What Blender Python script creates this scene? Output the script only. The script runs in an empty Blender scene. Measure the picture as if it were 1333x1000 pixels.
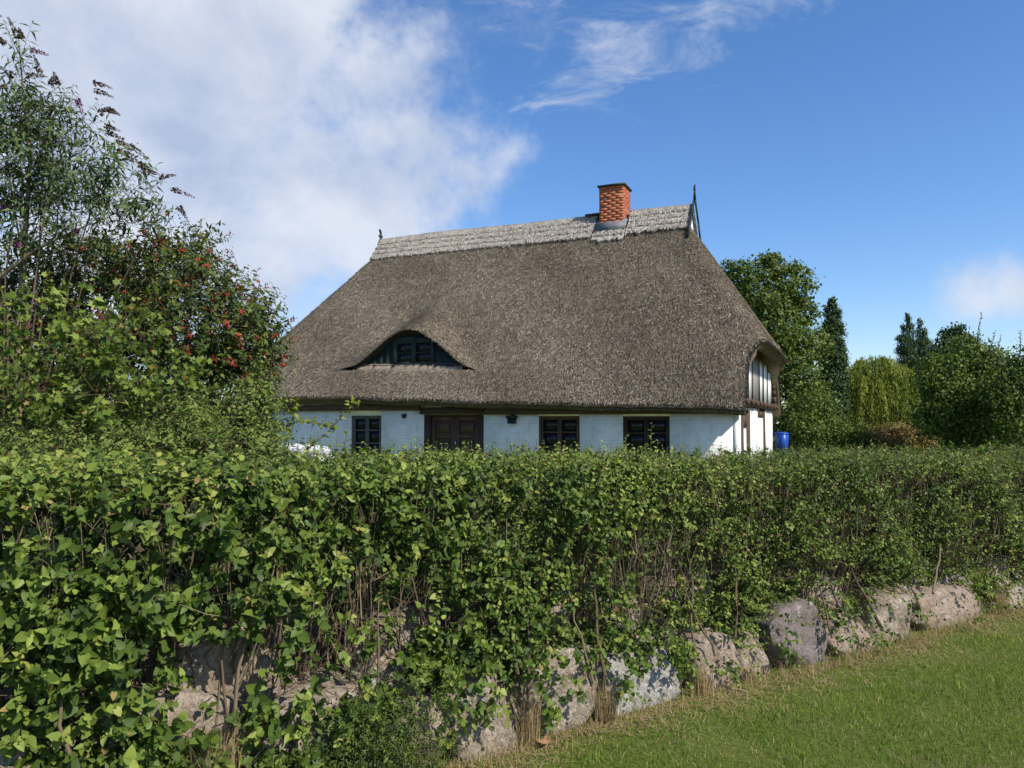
import bpy, math
import numpy as np
from mathutils import Matrix, Vector
rng = np.random.default_rng(11)
scene = bpy.context.scene
COL = scene.collection
PITCH = math.atan(0.05)
EYE = 1.6
# ------------------------------------------------------------------ camera
cd = bpy.data.cameras.new('camera'); cam = bpy.data.objects.new('camera', cd); COL.objects.link(cam)
cam.location = (0, 0, EYE); cam.rotation_euler = (math.pi/2 + PITCH, 0, 0)
cd.sensor_width = 36; cd.lens = 27.0; cd.clip_start = 0.05; cd.clip_end = 3000
scene.camera = cam
# ------------------------------------------------------------------ light
SUN = np.array([.839, -.647, 1.0]); SUN /= np.linalg.norm(SUN)
sd = bpy.data.lights.new('sun', 'SUN'); sd.energy = 4.3; sd.angle = math.radians(.53); sd.color = (1, .94, .85)
so = bpy.data.objects.new('sun', sd); COL.objects.link(so); so.location = (20, -15, 30)
so.rotation_euler = Vector(SUN).to_track_quat('Z', 'Y').to_euler()
w = bpy.data.worlds.new('World'); scene.world = w; w.use_nodes = True
nt = w.node_tree; N = nt.nodes; LK = nt.links; N.clear()
def nn(t, **kw):
    n = N.new(t)
    for k, v in kw.items(): setattr(n, k, v)
    return n
sky = nn('ShaderNodeTexSky', sky_type='NISHITA', sun_disc=False)
sky.sun_elevation = math.asin(SUN[2]); sky.sun_rotation = math.atan2(SUN[0], SUN[1])
sky.altitude = 0; sky.air_density = 1.0; sky.dust_density = .35; sky.ozone_density = 3.0
hs = nn('ShaderNodeHueSaturation'); hs.inputs['Saturation'].default_value = 1.2; hs.inputs['Value'].default_value = 1.12
LK.new(sky.outputs[0], hs.inputs['Color'])
tc = nn('ShaderNodeTexCoord')
def M(op, a, b=None, c=None, clamp=False):
    n = nn('ShaderNodeMath', operation=op, use_clamp=clamp)
    for i, v in enumerate((a, b, c)):
        if v is None: continue
        if isinstance(v, (int, float)): n.inputs[i].default_value = v
        else: LK.new(v, n.inputs[i])
    return n.outputs[0]
def pdir(px, py):
    u, v = (px-666.5)/1000, (500-py)/1000
    d = np.array([u, math.cos(PITCH)-v*math.sin(PITCH), math.sin(PITCH)+v*math.cos(PITCH)])
    return d/np.linalg.norm(d)
def blob(px, py, kx, kz):
    """soft bank of cloud about a compass direction: 1 at its centre, falling with bearing and height"""
    d = pdir(px, py); az = math.atan2(d[0], d[1]); el = math.asin(d[2])
    a = M('MULTIPLY', M('SUBTRACT', AZ, az), kx); e = M('MULTIPLY', M('SUBTRACT', EL, el), kz)
    return M('DIVIDE', 1.0, M('ADD', 1.0, M('ADD', M('MULTIPLY', a, a), M('MULTIPLY', e, e))))
sx = nn('ShaderNodeSeparateXYZ'); LK.new(tc.outputs['Generated'], sx.inputs[0])
AZ = M('ARCTAN2', sx.outputs[0], sx.outputs[1]); EL = M('ARCSINE', sx.outputs[2])
# clouds lie in a flat layer: the noise is read where the view ray meets that layer
zz = M('MAXIMUM', M('ADD', sx.outputs[2], .12), .05)
cx = M('DIVIDE', sx.outputs[0], zz); cy = M('DIVIDE', sx.outputs[1], zz)
cv = nn('ShaderNodeCombineXYZ'); LK.new(cx, cv.inputs[0]); LK.new(cy, cv.inputs[1])
def noise(vec, scale, detail, rough, dist=0, off=(0, 0, 0)):
    mp = nn('ShaderNodeMapping'); LK.new(vec, mp.inputs[0]); mp.inputs['Location'].default_value = off
    n = nn('ShaderNodeTexNoise'); LK.new(mp.outputs[0], n.inputs['Vector'])
    n.inputs['Scale'].default_value = scale; n.inputs['Detail'].default_value = detail
    n.inputs['Roughness'].default_value = rough; n.inputs['Distortion'].default_value = dist
    return n.outputs[0]
n1 = noise(tc.outputs['Generated'], 2.6, 9, .56, .2, (3.1, 1.7, 0))
n2 = noise(tc.outputs['Generated'], 6.5, 10, .6, .15, (1.3, 4.2, .4))
base = M('ADD', M('MULTIPLY', n1, .45), M('MULTIPLY', n2, .55))
bank = M('MAXIMUM', blob(230, 40, 2.2, 2.4), blob(430, 225, 3.3, 4.8))
bank = M('MAXIMUM', bank, M('MULTIPLY', blob(310, 340, 4.0, 5.0), .92))
bank = M('MAXIMUM', bank, M('MULTIPLY', blob(500, 80, 6.0, 7.0), .95))
bank = M('MAXIMUM', bank, M('MULTIPLY', blob(20, 330, 1.6, 3.0), .9))
wisp = M('MULTIPLY', blob(800, 78, 5.0, 12.0), .80)
wisp2 = M('MULTIPLY', blob(1345, 378, 8.5, 18.0), .95)
wisp3 = M('MULTIPLY', blob(960, 8, 6.0, 30.0), .84)
bias = M('MAXIMUM', bank, wisp2)
fine_ = noise(tc.outputs['Generated'], 15, 8, .62, .2, (5.3, 1.2, 2.4))
dens = M('ADD', M('MULTIPLY', base, 2.3), M('ADD', M('MULTIPLY', bias, 1.5), M('MULTIPLY', fine_, .5)))
mr = nn('ShaderNodeMapRange', interpolation_type='SMOOTHERSTEP'); LK.new(dens, mr.inputs[0])
mr.inputs[1].default_value = 2.2; mr.inputs[2].default_value = 2.85; mr.inputs[3].default_value = 0; mr.inputs[4].default_value = .92
shade = noise(tc.outputs['Generated'], 4.2, 9, .58, .2, (7.3, 2.2, 1.4))
cr = nn('ShaderNodeValToRGB'); LK.new(shade, cr.inputs[0])
cr.color_ramp.elements[0].position = .38; cr.color_ramp.elements[0].color = (3.3, 3.9, 5.2, 1)
cr.color_ramp.elements[1].position = .60; cr.color_ramp.elements[1].color = (5.5, 5.8, 6.4, 1)
mpw = nn('ShaderNodeMapping'); LK.new(tc.outputs['Generated'], mpw.inputs[0]); mpw.inputs['Rotation'].default_value = (0, math.radians(28), 0); mpw.inputs['Scale'].default_value = (1, 1, 2.6)
streak = noise(mpw.outputs[0], 9, 10, .66, .5, (2.1, 6.2, 3.3))
wb = M('MAXIMUM', M('MAXIMUM', wisp, wisp3), M('MULTIPLY', blob(690, 60, 7.0, 12.0), .66))
wd = M('ADD', M('MULTIPLY', streak, 1.9), M('MULTIPLY', wb, .9))
mrw = nn('ShaderNodeMapRange', interpolation_type='SMOOTHSTEP'); LK.new(wd, mrw.inputs[0])
mrw.inputs[1].default_value = 1.42; mrw.inputs[2].default_value = 2.1; mrw.inputs[3].default_value = 0; mrw.inputs[4].default_value = .75
cloudf = M('MAXIMUM', mr.outputs[0], mrw.outputs[0])
mx = nn('ShaderNodeMix', data_type='RGBA'); LK.new(cloudf, mx.inputs[0])
tn_ = nn('ShaderNodeMix', data_type='RGBA', blend_type='MULTIPLY'); tn_.inputs[0].default_value = 1; LK.new(hs.outputs[0], tn_.inputs[6]); tn_.inputs[7].default_value = (1.04, 1.02, 1.12, 1)
LK.new(tn_.outputs[2], mx.inputs[6]); LK.new(cr.outputs[0], mx.inputs[7])
bg = nn('ShaderNodeBackground'); LK.new(mx.outputs[2], bg.inputs[0]); bg.inputs[1].default_value = .10
out = nn('ShaderNodeOutputWorld'); LK.new(bg.outputs[0], out.inputs[0])
vs = scene.view_settings
vs.view_transform = 'Standard'; vs.look = 'None'; vs.exposure = 0.52; vs.gamma = 1; vs.use_curve_mapping = False

# ------------------------------------------------------------------ materials
def mat(name, rough=.9, spec=.3):
    m = bpy.data.materials.new(name); m.use_nodes = True
    b = m.node_tree.nodes['Principled BSDF']; b.inputs['Roughness'].default_value = rough
    b.inputs['Specular IOR Level'].default_value = spec
    return m, m.node_tree, b
def tnode(t, tree, **kw):
    n = tree.nodes.new(t)
    for k, v in kw.items(): setattr(n, k, v)
    return n
def ramp(tree, fac, stops):
    r = tnode('ShaderNodeValToRGB', tree); tree.links.new(fac, r.inputs[0])
    e = r.color_ramp.elements
    while len(e) < len(stops): e.new(.5)
    for i, (p, c) in enumerate(stops): e[i].position = p; e[i].color = (*c, 1)
    return r.outputs[0]
def tnoise(tree, scale, detail=6, rough=.6, coord='Object', dist=0, stretch=None):
    t = tnode('ShaderNodeTexCoord', tree); v = t.outputs[coord]
    if stretch:
        mp = tnode('ShaderNodeMapping', tree); tree.links.new(v, mp.inputs[0]); mp.inputs['Scale'].default_value = stretch; v = mp.outputs[0]
    n = tnode('ShaderNodeTexNoise', tree); tree.links.new(v, n.inputs['Vector'])
    n.inputs['Scale'].default_value = scale; n.inputs['Detail'].default_value = detail
    n.inputs['Roughness'].default_value = rough; n.inputs['Distortion'].default_value = dist
    return n.outputs[0]
def mixc(tree, f, a, b, mode='MIX'):
    m = tnode('ShaderNodeMix', tree, data_type='RGBA', blend_type=mode)
    for i, v in ((0, f), (6, a), (7, b)):
        if isinstance(v, (int, float)): m.inputs[i].default_value = v
        elif isinstance(v, tuple): m.inputs[i].default_value = (*v, 1)
        else: tree.links.new(v, m.inputs[i])
    return m.outputs[2]
def bump(tree, b, h, strength, dist=.02):
    n = tnode('ShaderNodeBump', tree); n.inputs['Strength'].default_value = strength; n.inputs['Distance'].default_value = dist
    tree.links.new(h, n.inputs['Height']); tree.links.new(n.outputs[0], b.inputs['Normal'])
def attr(tree, name):
    a = tnode('ShaderNodeAttribute', tree); a.attribute_name = name; return a.outputs['Fac']
def noisy(name, stops, scale, rough=.9, bs=.3, bscale=None, stretch=None, spec=.25, bd=.01):
    m, t, b = mat(name, rough, spec)
    n = tnoise(t, scale, stretch=stretch)
    t.links.new(ramp(t, n, stops), b.inputs['Base Color'])
    if bs: bump(t, b, tnoise(t, bscale or scale*3, stretch=stretch), bs, bd)
    return m
def leafmat(name, stops, trans=.32, rough=.55, tr_col=None, spec=.22):
    m, t, b = mat(name, rough, spec)
    c = ramp(t, attr(t, 'tint'), stops)
    t.links.new(c, b.inputs['Base Color'])
    tr = tnode('ShaderNodeBsdfTranslucent', t)
    t.links.new(mixc(t, 1.0, c, tr_col or (1.0, 1.15, .45), 'MULTIPLY'), tr.inputs[0])
    ms = tnode('ShaderNodeMixShader', t); ms.inputs[0].default_value = trans
    t.links.new(b.outputs[0], ms.inputs[1]); t.links.new(tr.outputs[0], ms.inputs[2])
    t.links.new(ms.outputs[0], t.nodes['Material Output'].inputs[0])
    return m
MT = {}
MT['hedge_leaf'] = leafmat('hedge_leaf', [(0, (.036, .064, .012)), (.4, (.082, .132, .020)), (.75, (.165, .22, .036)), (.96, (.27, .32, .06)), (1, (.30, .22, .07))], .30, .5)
MT['bush_leaf'] = leafmat('bush_leaf', [(0, (.022, .040, .012)), (.45, (.052, .088, .018)), (.8, (.12, .155, .025)), (1, (.24, .20, .035))], .28)
MT['red_leaf'] = leafmat('red_leaf', [(0, (.22, .018, .015)), (1, (.30, .07, .03))], .3, tr_col=(1, .6, .4))
MT['buddleia_leaf'] = leafmat('buddleia_leaf', [(0, (.045, .075, .030)), (.6, (.09, .135, .045)), (1, (.17, .21, .07))], .28, .6)
MT['tree_leaf'] = leafmat('tree_leaf', [(0, (.045, .072, .015)), (.5, (.105, .15, .026)), (1, (.20, .235, .046))], .3)
MT['dark_leaf'] = leafmat('dark_leaf', [(0, (.022, .042, .016)), (.6, (.045, .08, .025)), (1, (.08, .125, .035))], .15)
MT['willow_leaf'] = leafmat('willow_leaf', [(0, (.09, .12, .018)), (.5, (.19, .225, .03)), (1, (.32, .33, .06))], .35)
MT['brown_leaf'] = leafmat('brown_leaf', [(0, (.12, .10, .03)), (.5, (.25, .18, .06)), (1, (.34, .25, .09))], .25)
MT['fruit_leaf'] = leafmat('fruit_leaf', [(0, (.05, .078, .017)), (.5, (.115, .165, .03)), (1, (.21, .26, .055))], .3)
MT['bark'] = noisy('bark', [(.3, (.05, .038, .025)), (.7, (.14, .105, .07))], 25, stretch=(1, 1, .3))
MT['twig'] = leafmat('twig', [(0, (.06, .040, .024)), (.5, (.115, .082, .050)), (1, (.25, .20, .13))], 0.0, .8)
MT['flower_spike'] = leafmat('flower_spike', [(0, (.08, .055, .035)), (.6, (.15, .105, .07)), (.85, (.20, .10, .12)), (1, (.30, .12, .25))], .1, .9, (1, .8, .8))
MT['petal'] = leafmat('petal', [(0, (.7, .7, .66)), (1, (.82, .82, .8))], .25, .6, (1, 1, 1))
MT['grass'] = leafmat('grass', [(0, (.075, .125, .013)), (.4, (.145, .225, .024)), (.7, (.265, .33, .055)), (.8, (.29, .20, .10)), (1, (.52, .38, .23))], .25, .6)

def thatch_mat(name, light, dark, speck, ssc=26, moss=True, stretch=(1, 1, 1)):
    m, t, b = mat(name, .95, .1)
    fine = tnoise(t, ssc, 4, .7, stretch=stretch)
    damp = tnoise(t, 1.6, 5, .6, stretch=(1, 1, .22)); lines = tnoise(t, 1.0, 3, .5, stretch=(.35, 1.2, 6.5))
    big = tnoise(t, .55, 4, .6)
    mid = tnoise(t, 3.0, 5, .65)
    c1 = ramp(t, fine, [(.36, dark), (.5, light), (.66, speck)])
    c = mixc(t, 1.0, c1, ramp(t, mid, [(.3, (.72, .72, .72)), (.7, (1.12, 1.1, 1.06))]), 'MULTIPLY')
    if moss:
        c = mixc(t, 1.0, c, ramp(t, damp, [(.34, (.62, .60, .58)), (.6, (1.15, 1.13, 1.10))]), 'MULTIPLY')
        c = mixc(t, 1.0, c, ramp(t, lines, [(.35, (.86, .86, .86)), (.6, (1.05, 1.05, 1.05))]), 'MULTIPLY')
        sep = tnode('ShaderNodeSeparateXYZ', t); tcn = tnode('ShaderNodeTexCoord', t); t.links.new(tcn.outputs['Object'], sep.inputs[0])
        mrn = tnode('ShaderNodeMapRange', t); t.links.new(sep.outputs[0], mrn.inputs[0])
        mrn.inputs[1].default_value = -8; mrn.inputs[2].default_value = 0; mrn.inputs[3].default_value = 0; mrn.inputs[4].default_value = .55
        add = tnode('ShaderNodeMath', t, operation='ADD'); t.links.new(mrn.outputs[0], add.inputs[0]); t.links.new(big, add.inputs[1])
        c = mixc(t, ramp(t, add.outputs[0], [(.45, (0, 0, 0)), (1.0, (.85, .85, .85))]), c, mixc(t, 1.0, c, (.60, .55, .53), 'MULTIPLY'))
        grn = tnoise(t, 1.4, 5, .65)
        c = mixc(t, ramp(t, grn, [(.56, (0, 0, 0)), (.72, (.5, .5, .5))]), c, (.13, .13, .075))
    t.links.new(c, b.inputs['Base Color'])
    bump(t, b, fine, .9, .04)
    return m
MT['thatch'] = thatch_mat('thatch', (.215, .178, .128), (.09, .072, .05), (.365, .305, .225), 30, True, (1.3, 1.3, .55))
MT['reed'] = leafmat('reed', [(0, (.048, .037, .025)), (.5, (.18, .147, .105)), (.85, (.345, .288, .21)), (1, (.55, .47, .36))], .0, .9)
MT['pale_reed'] = leafmat('pale_reed', [(0, (.20, .17, .135)), (.5, (.40, .355, .29)), (1, (.64, .58, .49))], .0, .9)
MT['ridge_straw'] = thatch_mat('ridge_straw', (.44, .395, .33), (.25, .21, .165), (.58, .525, .445), 22, False, (1.6, .5, .35))
MT['soffit'] = thatch_mat('soffit', (.34, .27, .20), (.22, .17, .12), (.42, .35, .27), 30, False)
MT['frame_grey'] = noisy('frame_grey', [(.3, (.07, .072, .065)), (.7, (.14, .14, .125))], 8, bs=.2)
MT['shaded_reed'] = noisy('shaded_reed', [(.35, (.018, .013, .010)), (.65, (.06, .045, .033))], 30, bs=.6)  # darkened reed colour: shade under the dormer brow painted in
MT['sill_straw'] = thatch_mat('sill_straw', (.27, .232, .185), (.15, .125, .095), (.37, .32, .26), 26, False)
def wall_mat():
    m, t, b = mat('whitewash', .9, .2)
    tcn = tnode('ShaderNodeTexCoord', t); sp = tnode('ShaderNodeSeparateXYZ', t); t.links.new(tcn.outputs['Object'], sp.inputs[0])
    cb = tnode('ShaderNodeCombineXYZ', t); t.links.new(sp.outputs[0], cb.inputs[0]); t.links.new(sp.outputs[2], cb.inputs[1])
    br = tnode('ShaderNodeTexBrick', t); t.links.new(cb.outputs[0], br.inputs[0])
    br.inputs['Scale'].default_value = 1; br.inputs['Brick Width'].default_value = .25; br.inputs['Row Height'].default_value = .083
    br.inputs['Mortar Size'].default_value = .007; br.inputs['Mortar Smooth'].default_value = .6
    br.inputs['Color1'].default_value = (1, 1, 1, 1); br.inputs['Color2'].default_value = (.9, .9, .9, 1); br.inputs['Mortar'].default_value = (.6, .6, .6, 1)
    n = tnoise(t, 4, 7, .65)
    c = ramp(t, n, [(.28, (.60, .575, .52)), (.5, (.80, .78, .73)), (.75, (.86, .84, .79))])
    c = mixc(t, .3, c, br.outputs[0], 'MULTIPLY')
    c = mixc(t, ramp(t, tnoise(t, 2.2, 6, .65, stretch=(1, 1, .35)), [(.56, (0, 0, 0)), (.72, (.45, .45, .45))]), c, (.50, .48, .42))
    t.links.new(c, b.inputs['Base Color'])
    ad = tnode('ShaderNodeMath', t, operation='MULTIPLY'); t.links.new(br.outputs['Fac'], ad.inputs[0]); ad.inputs[1].default_value = -1
    ad2 = tnode('ShaderNodeMath', t, operation='MULTIPLY_ADD'); t.links.new(tnoise(t, 30), ad2.inputs[0]); ad2.inputs[1].default_value = .6; t.links.new(ad.outputs[0], ad2.inputs[2])
    bump(t, b, ad2.outputs[0], .5, .010)
    return m
MT['wall'] = wall_mat()
MT['white_paint'] = noisy('white_paint', [(.3, (.58, .57, .53)), (.5, (.78, .77, .74)), (.8, (.84, .84, .82))], 9, bs=.06, stretch=(1, 1, .25))
MT['worn_wood'] = noisy('worn_wood', [(.3, (.16, .15, .14)), (.7, (.36, .35, .33))], 14, bs=.4, stretch=(3, 3, .3))
MT['dark_wood'] = noisy('dark_wood', [(.3, (.028, .018, .012)), (.7, (.07, .045, .03))], 12, bs=.4, stretch=(.4, 1, 3), rough=.7)
MT['beam'] = noisy('beam', [(.3, (.045, .028, .018)), (.7, (.12, .08, .055))], 10, bs=.5, stretch=(1, .4, 3))
MT['door_wood'] = noisy('door_wood', [(.3, (.06, .033, .02)), (.7, (.11, .065, .04))], 9, bs=.3, stretch=(3, 3, .4), rough=.6)
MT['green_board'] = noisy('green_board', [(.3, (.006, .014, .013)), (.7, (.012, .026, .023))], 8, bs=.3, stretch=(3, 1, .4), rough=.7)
MT['green_frame'] = noisy('green_frame', [(.3, (.018, .027, .026)), (.7, (.038, .052, .048))], 8, bs=.2)
MT['brick'] = noisy('brick', [(.3, (.26, .075, .038)), (.5, (.40, .115, .052)), (.75, (.47, .18, .09))], 5, bs=.5, bscale=60, bd=.004)
MT['mortar'] = noisy('mortar', [(.3, (.24, .10, .06)), (.7, (.32, .15, .095))], 20)
MT['lead'] = noisy('lead', [(.3, (.09, .095, .10)), (.7, (.17, .175, .18))], 6, rough=.55, bs=.2)
MT['tin'] = noisy('tin', [(.3, (.02, .02, .022)), (.7, (.05, .05, .052))], 6, rough=.5, bs=.1)
MT['black_iron'] = noisy('black_iron', [(.3, (.012, .018, .014)), (.7, (.03, .04, .032))], 10, rough=.6)
m, t, b = mat('glass', .12, .25); b.inputs['Base Color'].default_value = (.012, .014, .015, 1); MT['glass'] = m
m, t, b = mat('bright_steel', .25, .6); b.inputs['Metallic'].default_value = 1; b.inputs['Base Color'].default_value = (.7, .7, .7, 1); MT['steel'] = m
m, t, b = mat('blue_plastic', .4, .4); t.links.new(ramp(t, tnoise(t, 6), [(.3, (.012, .06, .34)), (.7, (.02, .09, .45))]), b.inputs['Base Color']); MT['blue'] = m
m, t, b = mat('black_rubber', .8, .3); b.inputs['Base Color'].default_value = (.015, .015, .015, 1); MT['rubber'] = m
def stone_mat(name, cols, lichen=.25):
    m, t, b = mat(name, .92, .2)
    c = ramp(t, tnoise(t, 45, 5, .75), [(.34, cols[0]), (.5, cols[1]), (.68, cols[2])])
    c = mixc(t, ramp(t, tnoise(t, 5, 5, .6), [(.42, (0, 0, 0)), (.62, (.6, .6, .6))]), c, mixc(t, 1.0, c, (.62, .55, .45), 'MULTIPLY'))
    c = mixc(t, ramp(t, tnoise(t, 3.2, 6, .65, dist=1.2), [(.47, (0, 0, 0)), (.50, (.55, .55, .55)), (.53, (0, 0, 0))]), c, (.10, .08, .06))
    c = mixc(t, ramp(t, tnoise(t, 9, 6, .7, dist=.5), [(.60, (0, 0, 0)), (.66, (lichen,)*3)]), c, (.50, .50, .42))
    t.links.new(c, b.inputs['Base Color'])
    ad = tnode('ShaderNodeMath', t, operation='MULTIPLY_ADD'); t.links.new(tnoise(t, 60, 6, .7), ad.inputs[0]); ad.inputs[1].default_value = .5
    t.links.new(tnoise(t, 14, 6, .65), ad.inputs[2])
    bump(t, b, ad.outputs[0], 1.0, .03)
    return m
MT['stone_beige'] = stone_mat('stone_beige', [(.16, .125, .09), (.32, .265, .20), (.46, .40, .32)], .5)
MT['stone_grey'] = stone_mat('stone_grey', [(.18, .17, .155), (.36, .345, .315), (.50, .485, .455)], .5)
MT['stone_purple'] = stone_mat('stone_purple', [(.13, .105, .098), (.205, .17, .16), (.29, .25, .235)], .5)
MT['stone_pink'] = stone_mat('stone_pink', [(.17, .125, .09), (.32, .25, .19), (.43, .355, .285)], .5)
MT['soil'] = noisy('soil', [(.3, (.035, .025, .017)), (.6, (.08, .06, .04)), (.8, (.13, .10, .07))], 12, bs=.8, bd=.03)
def ground_mat():
    m, t, b = mat('lawn_ground', .95, .1)
    g = ramp(t, tnoise(t, 60, 5, .7), [(.3, (.055, .075, .014)), (.5, (.10, .14, .022)), (.75, (.19, .18, .05))])
    d = ramp(t, tnoise(t, 1.3, 5, .6), [(.55, (0, 0, 0)), (.7, (.7, .7, .7))])
    t.links.new(mixc(t, d, g, (.17, .14, .07)), b.inputs['Base Color'])
    bump(t, b, tnoise(t, 90, 5, .7), .8, .02)
    return m
MT['ground'] = ground_mat()

# ------------------------------------------------------------------ mesh helpers
def tag(o, label=None, cat=None, group=None, kind=None):
    if label: o['label'] = label
    if cat: o['category'] = cat
    if group: o['group'] = group
    if kind: o['kind'] = kind
    return o
def link(name, me, parent=None):
    o = bpy.data.objects.new(name, me); COL.objects.link(o)
    if parent is not None: o.parent = parent
    return o
def empty(name, loc=(0, 0, 0), rz=0, parent=None):
    o = link(name, None, parent); o.location = loc; o.rotation_euler = (0, 0, rz); o.empty_display_size = .3
    return o
def np_mesh(name, V, F, mate, smooth=False, tint=None):
    """V (n,3); F list of index arrays, each (m,3) or (m,4)"""
    me = bpy.data.meshes.new(name)
    F = [np.asarray(f, dtype=np.int32) for f in (F if isinstance(F, list) else [F]) if len(f)]
    V = np.asarray(V, dtype=np.float32)
    me.vertices.add(len(V)); me.vertices.foreach_set('co', V.ravel())
    idx = np.concatenate([f.ravel() for f in F]); tot = np.concatenate([np.full(len(f), f.shape[1], np.int32) for f in F])
    me.loops.add(len(idx)); me.loops.foreach_set('vertex_index', idx)
    me.polygons.add(len(tot)); me.polygons.foreach_set('loop_start', np.concatenate([[0], np.cumsum(tot)[:-1]]).astype(np.int32))
    me.polygons.foreach_set('loop_total', tot)
    if smooth: me.polygons.foreach_set('use_smooth', np.ones(len(tot), bool))
    if tint is not None:
        a = me.attributes.new('tint', 'FLOAT', 'POINT'); a.data.foreach_set('value', np.asarray(tint, np.float32))
    me.update(calc_edges=True)
    if mate: me.materials.append(mate)
    return me
def box_vf(x0, x1, y0, y1, z0, z1):
    V = np.array([(x, y, z) for z in (z0, z1) for y in (y0, y1) for x in (x0, x1)], float)
    F = np.array([(0, 2, 3, 1), (4, 5, 7, 6), (0, 1, 5, 4), (2, 6, 7, 3), (0, 4, 6, 2), (1, 3, 7, 5)])
    return V, F
def merge(parts):
    Vs, Fs, k = [], [], 0
    for V, F in parts:
        Vs.append(V); Fs.append(np.asarray(F)+k); k += len(V)
    out = {}
    for f in Fs: out.setdefault(f.shape[1], []).append(f)
    return np.concatenate(Vs), [np.concatenate(v) for v in out.values()]
def boxes(name, lst, mate, parent=None, jit=0.0):
    ps = []
    for bx in lst:
        V, F = box_vf(*bx)
        if jit: V = V + rng.normal(0, jit, V.shape)
        ps.append((V, F))
    V, F = merge(ps)
    return link(name, np_mesh(name, V, F, mate), parent)
def tubes(paths, radii, k=5):
    """paths: (n,m,3), radii (n,m) -> V,F of n tapered tubes"""
    P = np.asarray(paths, float); R = np.asarray(radii, float); n, m, _ = P.shape
    T = np.gradient(P, axis=1); T /= np.linalg.norm(T, axis=2, keepdims=True)+1e-9
    ref = np.where(np.abs(T[..., 2:3]) > .9, np.array([1., 0, 0]), np.array([0, 0, 1.]))
    A = np.cross(T, ref); A /= np.linalg.norm(A, axis=2, keepdims=True)+1e-9; B = np.cross(T, A)
    th = np.arange(k)*2*np.pi/k
    V = P[:, :, None] + R[:, :, None, None]*(np.cos(th)[None, None, :, None]*A[:, :, None]+np.sin(th)[None, None, :, None]*B[:, :, None])
    V = V.reshape(-1, 3)
    i = np.arange(n)[:, None, None]*m*k; j = np.arange(m-1)[None, :, None]*k; q = np.arange(k)[None, None, :]; q2 = (q+1) % k
    F = np.stack([i+j+q, i+j+q2, i+j+k+q2, i+j+k+q], -1).reshape(-1, 4)
    return V, F
def norm(a): return a/(np.linalg.norm(a, axis=-1, keepdims=True)+1e-9)
HEART = (np.array([(0, 0, 0), (0, .45, -.06), (0, 1.06, -.02), (-.26, -.10, .03), (-.47, .28, .10), (-.29, .72, .06), (.26, -.10, .03), (.47, .28, .10), (.29, .72, .06)], float),
         np.array([(0, 3, 4, 1), (1, 4, 5, 2), (0, 1, 7, 6), (1, 2, 8, 7)]))
OVAL = (np.array([(0, 0, 0), (0, .5, -.05), (0, 1.0, -.06), (-.30, .35, .06), (.30, .35, .06)], float), np.array([(0, 3, 1), (3, 2, 1), (0, 1, 4), (1, 2, 4)]))
LANCE = (np.array([(0, 0, 0), (-.12, .42, .03), (0, 1.0, -.12), (.12, .42, .03)], float), np.array([(0, 3, 1), (3, 2, 1)]))
CHIP = (np.array([(0, 0, 0), (-.33, .5, .08), (0, 1.0, -.05), (.33, .5, .08)], float), np.array([(0, 3, 1), (3, 2, 1)]))
LOBED = (np.array([(0, 0, 0), (-.42, .08, .05), (-.30, .32, .02), (-.55, .62, .06), (-.17, .62, 0), (0, 1.0, -.08), (.17, .62, 0), (.55, .62, .06), (.30, .32, .02), (.42, .08, .05), (0, .4, -.03)], float),
         np.array([(10, 0, 1), (10, 1, 2), (10, 2, 3), (10, 3, 4), (10, 4, 5), (10, 5, 6), (10, 6, 7), (10, 7, 8), (10, 8, 9), (10, 9, 0)]))
def leaf_vf(pos, ld, nm, size, tmpl):
    TV, TF = tmpl; n = len(pos)
    nm = norm(nm-(nm*ld).sum(-1, keepdims=True)*ld); bn = np.cross(ld, nm)
    wf = rng.uniform(.62, 1.12, n)[:, None, None]; cf = rng.uniform(-.2, 1.9, n)[:, None, None]; cu = rng.uniform(-.10, .34, n)[:, None, None]; sk = rng.normal(0, .12, n)[:, None, None]
    tx, ty, tz = TV[None, :, 0:1], TV[None, :, 1:2], TV[None, :, 2:3]
    V = pos[:, None]+size[:, None, None]*((tx*wf+sk*ty*ty)*bn[:, None]+ty*ld[:, None]+(tz*cf-cu*ty*ty)*nm[:, None])
    F = (TF[None]+(np.arange(n)*len(TV))[:, None, None]).reshape(-1, TF.shape[1])
    return V.reshape(-1, 3), F, nm, bn
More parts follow.
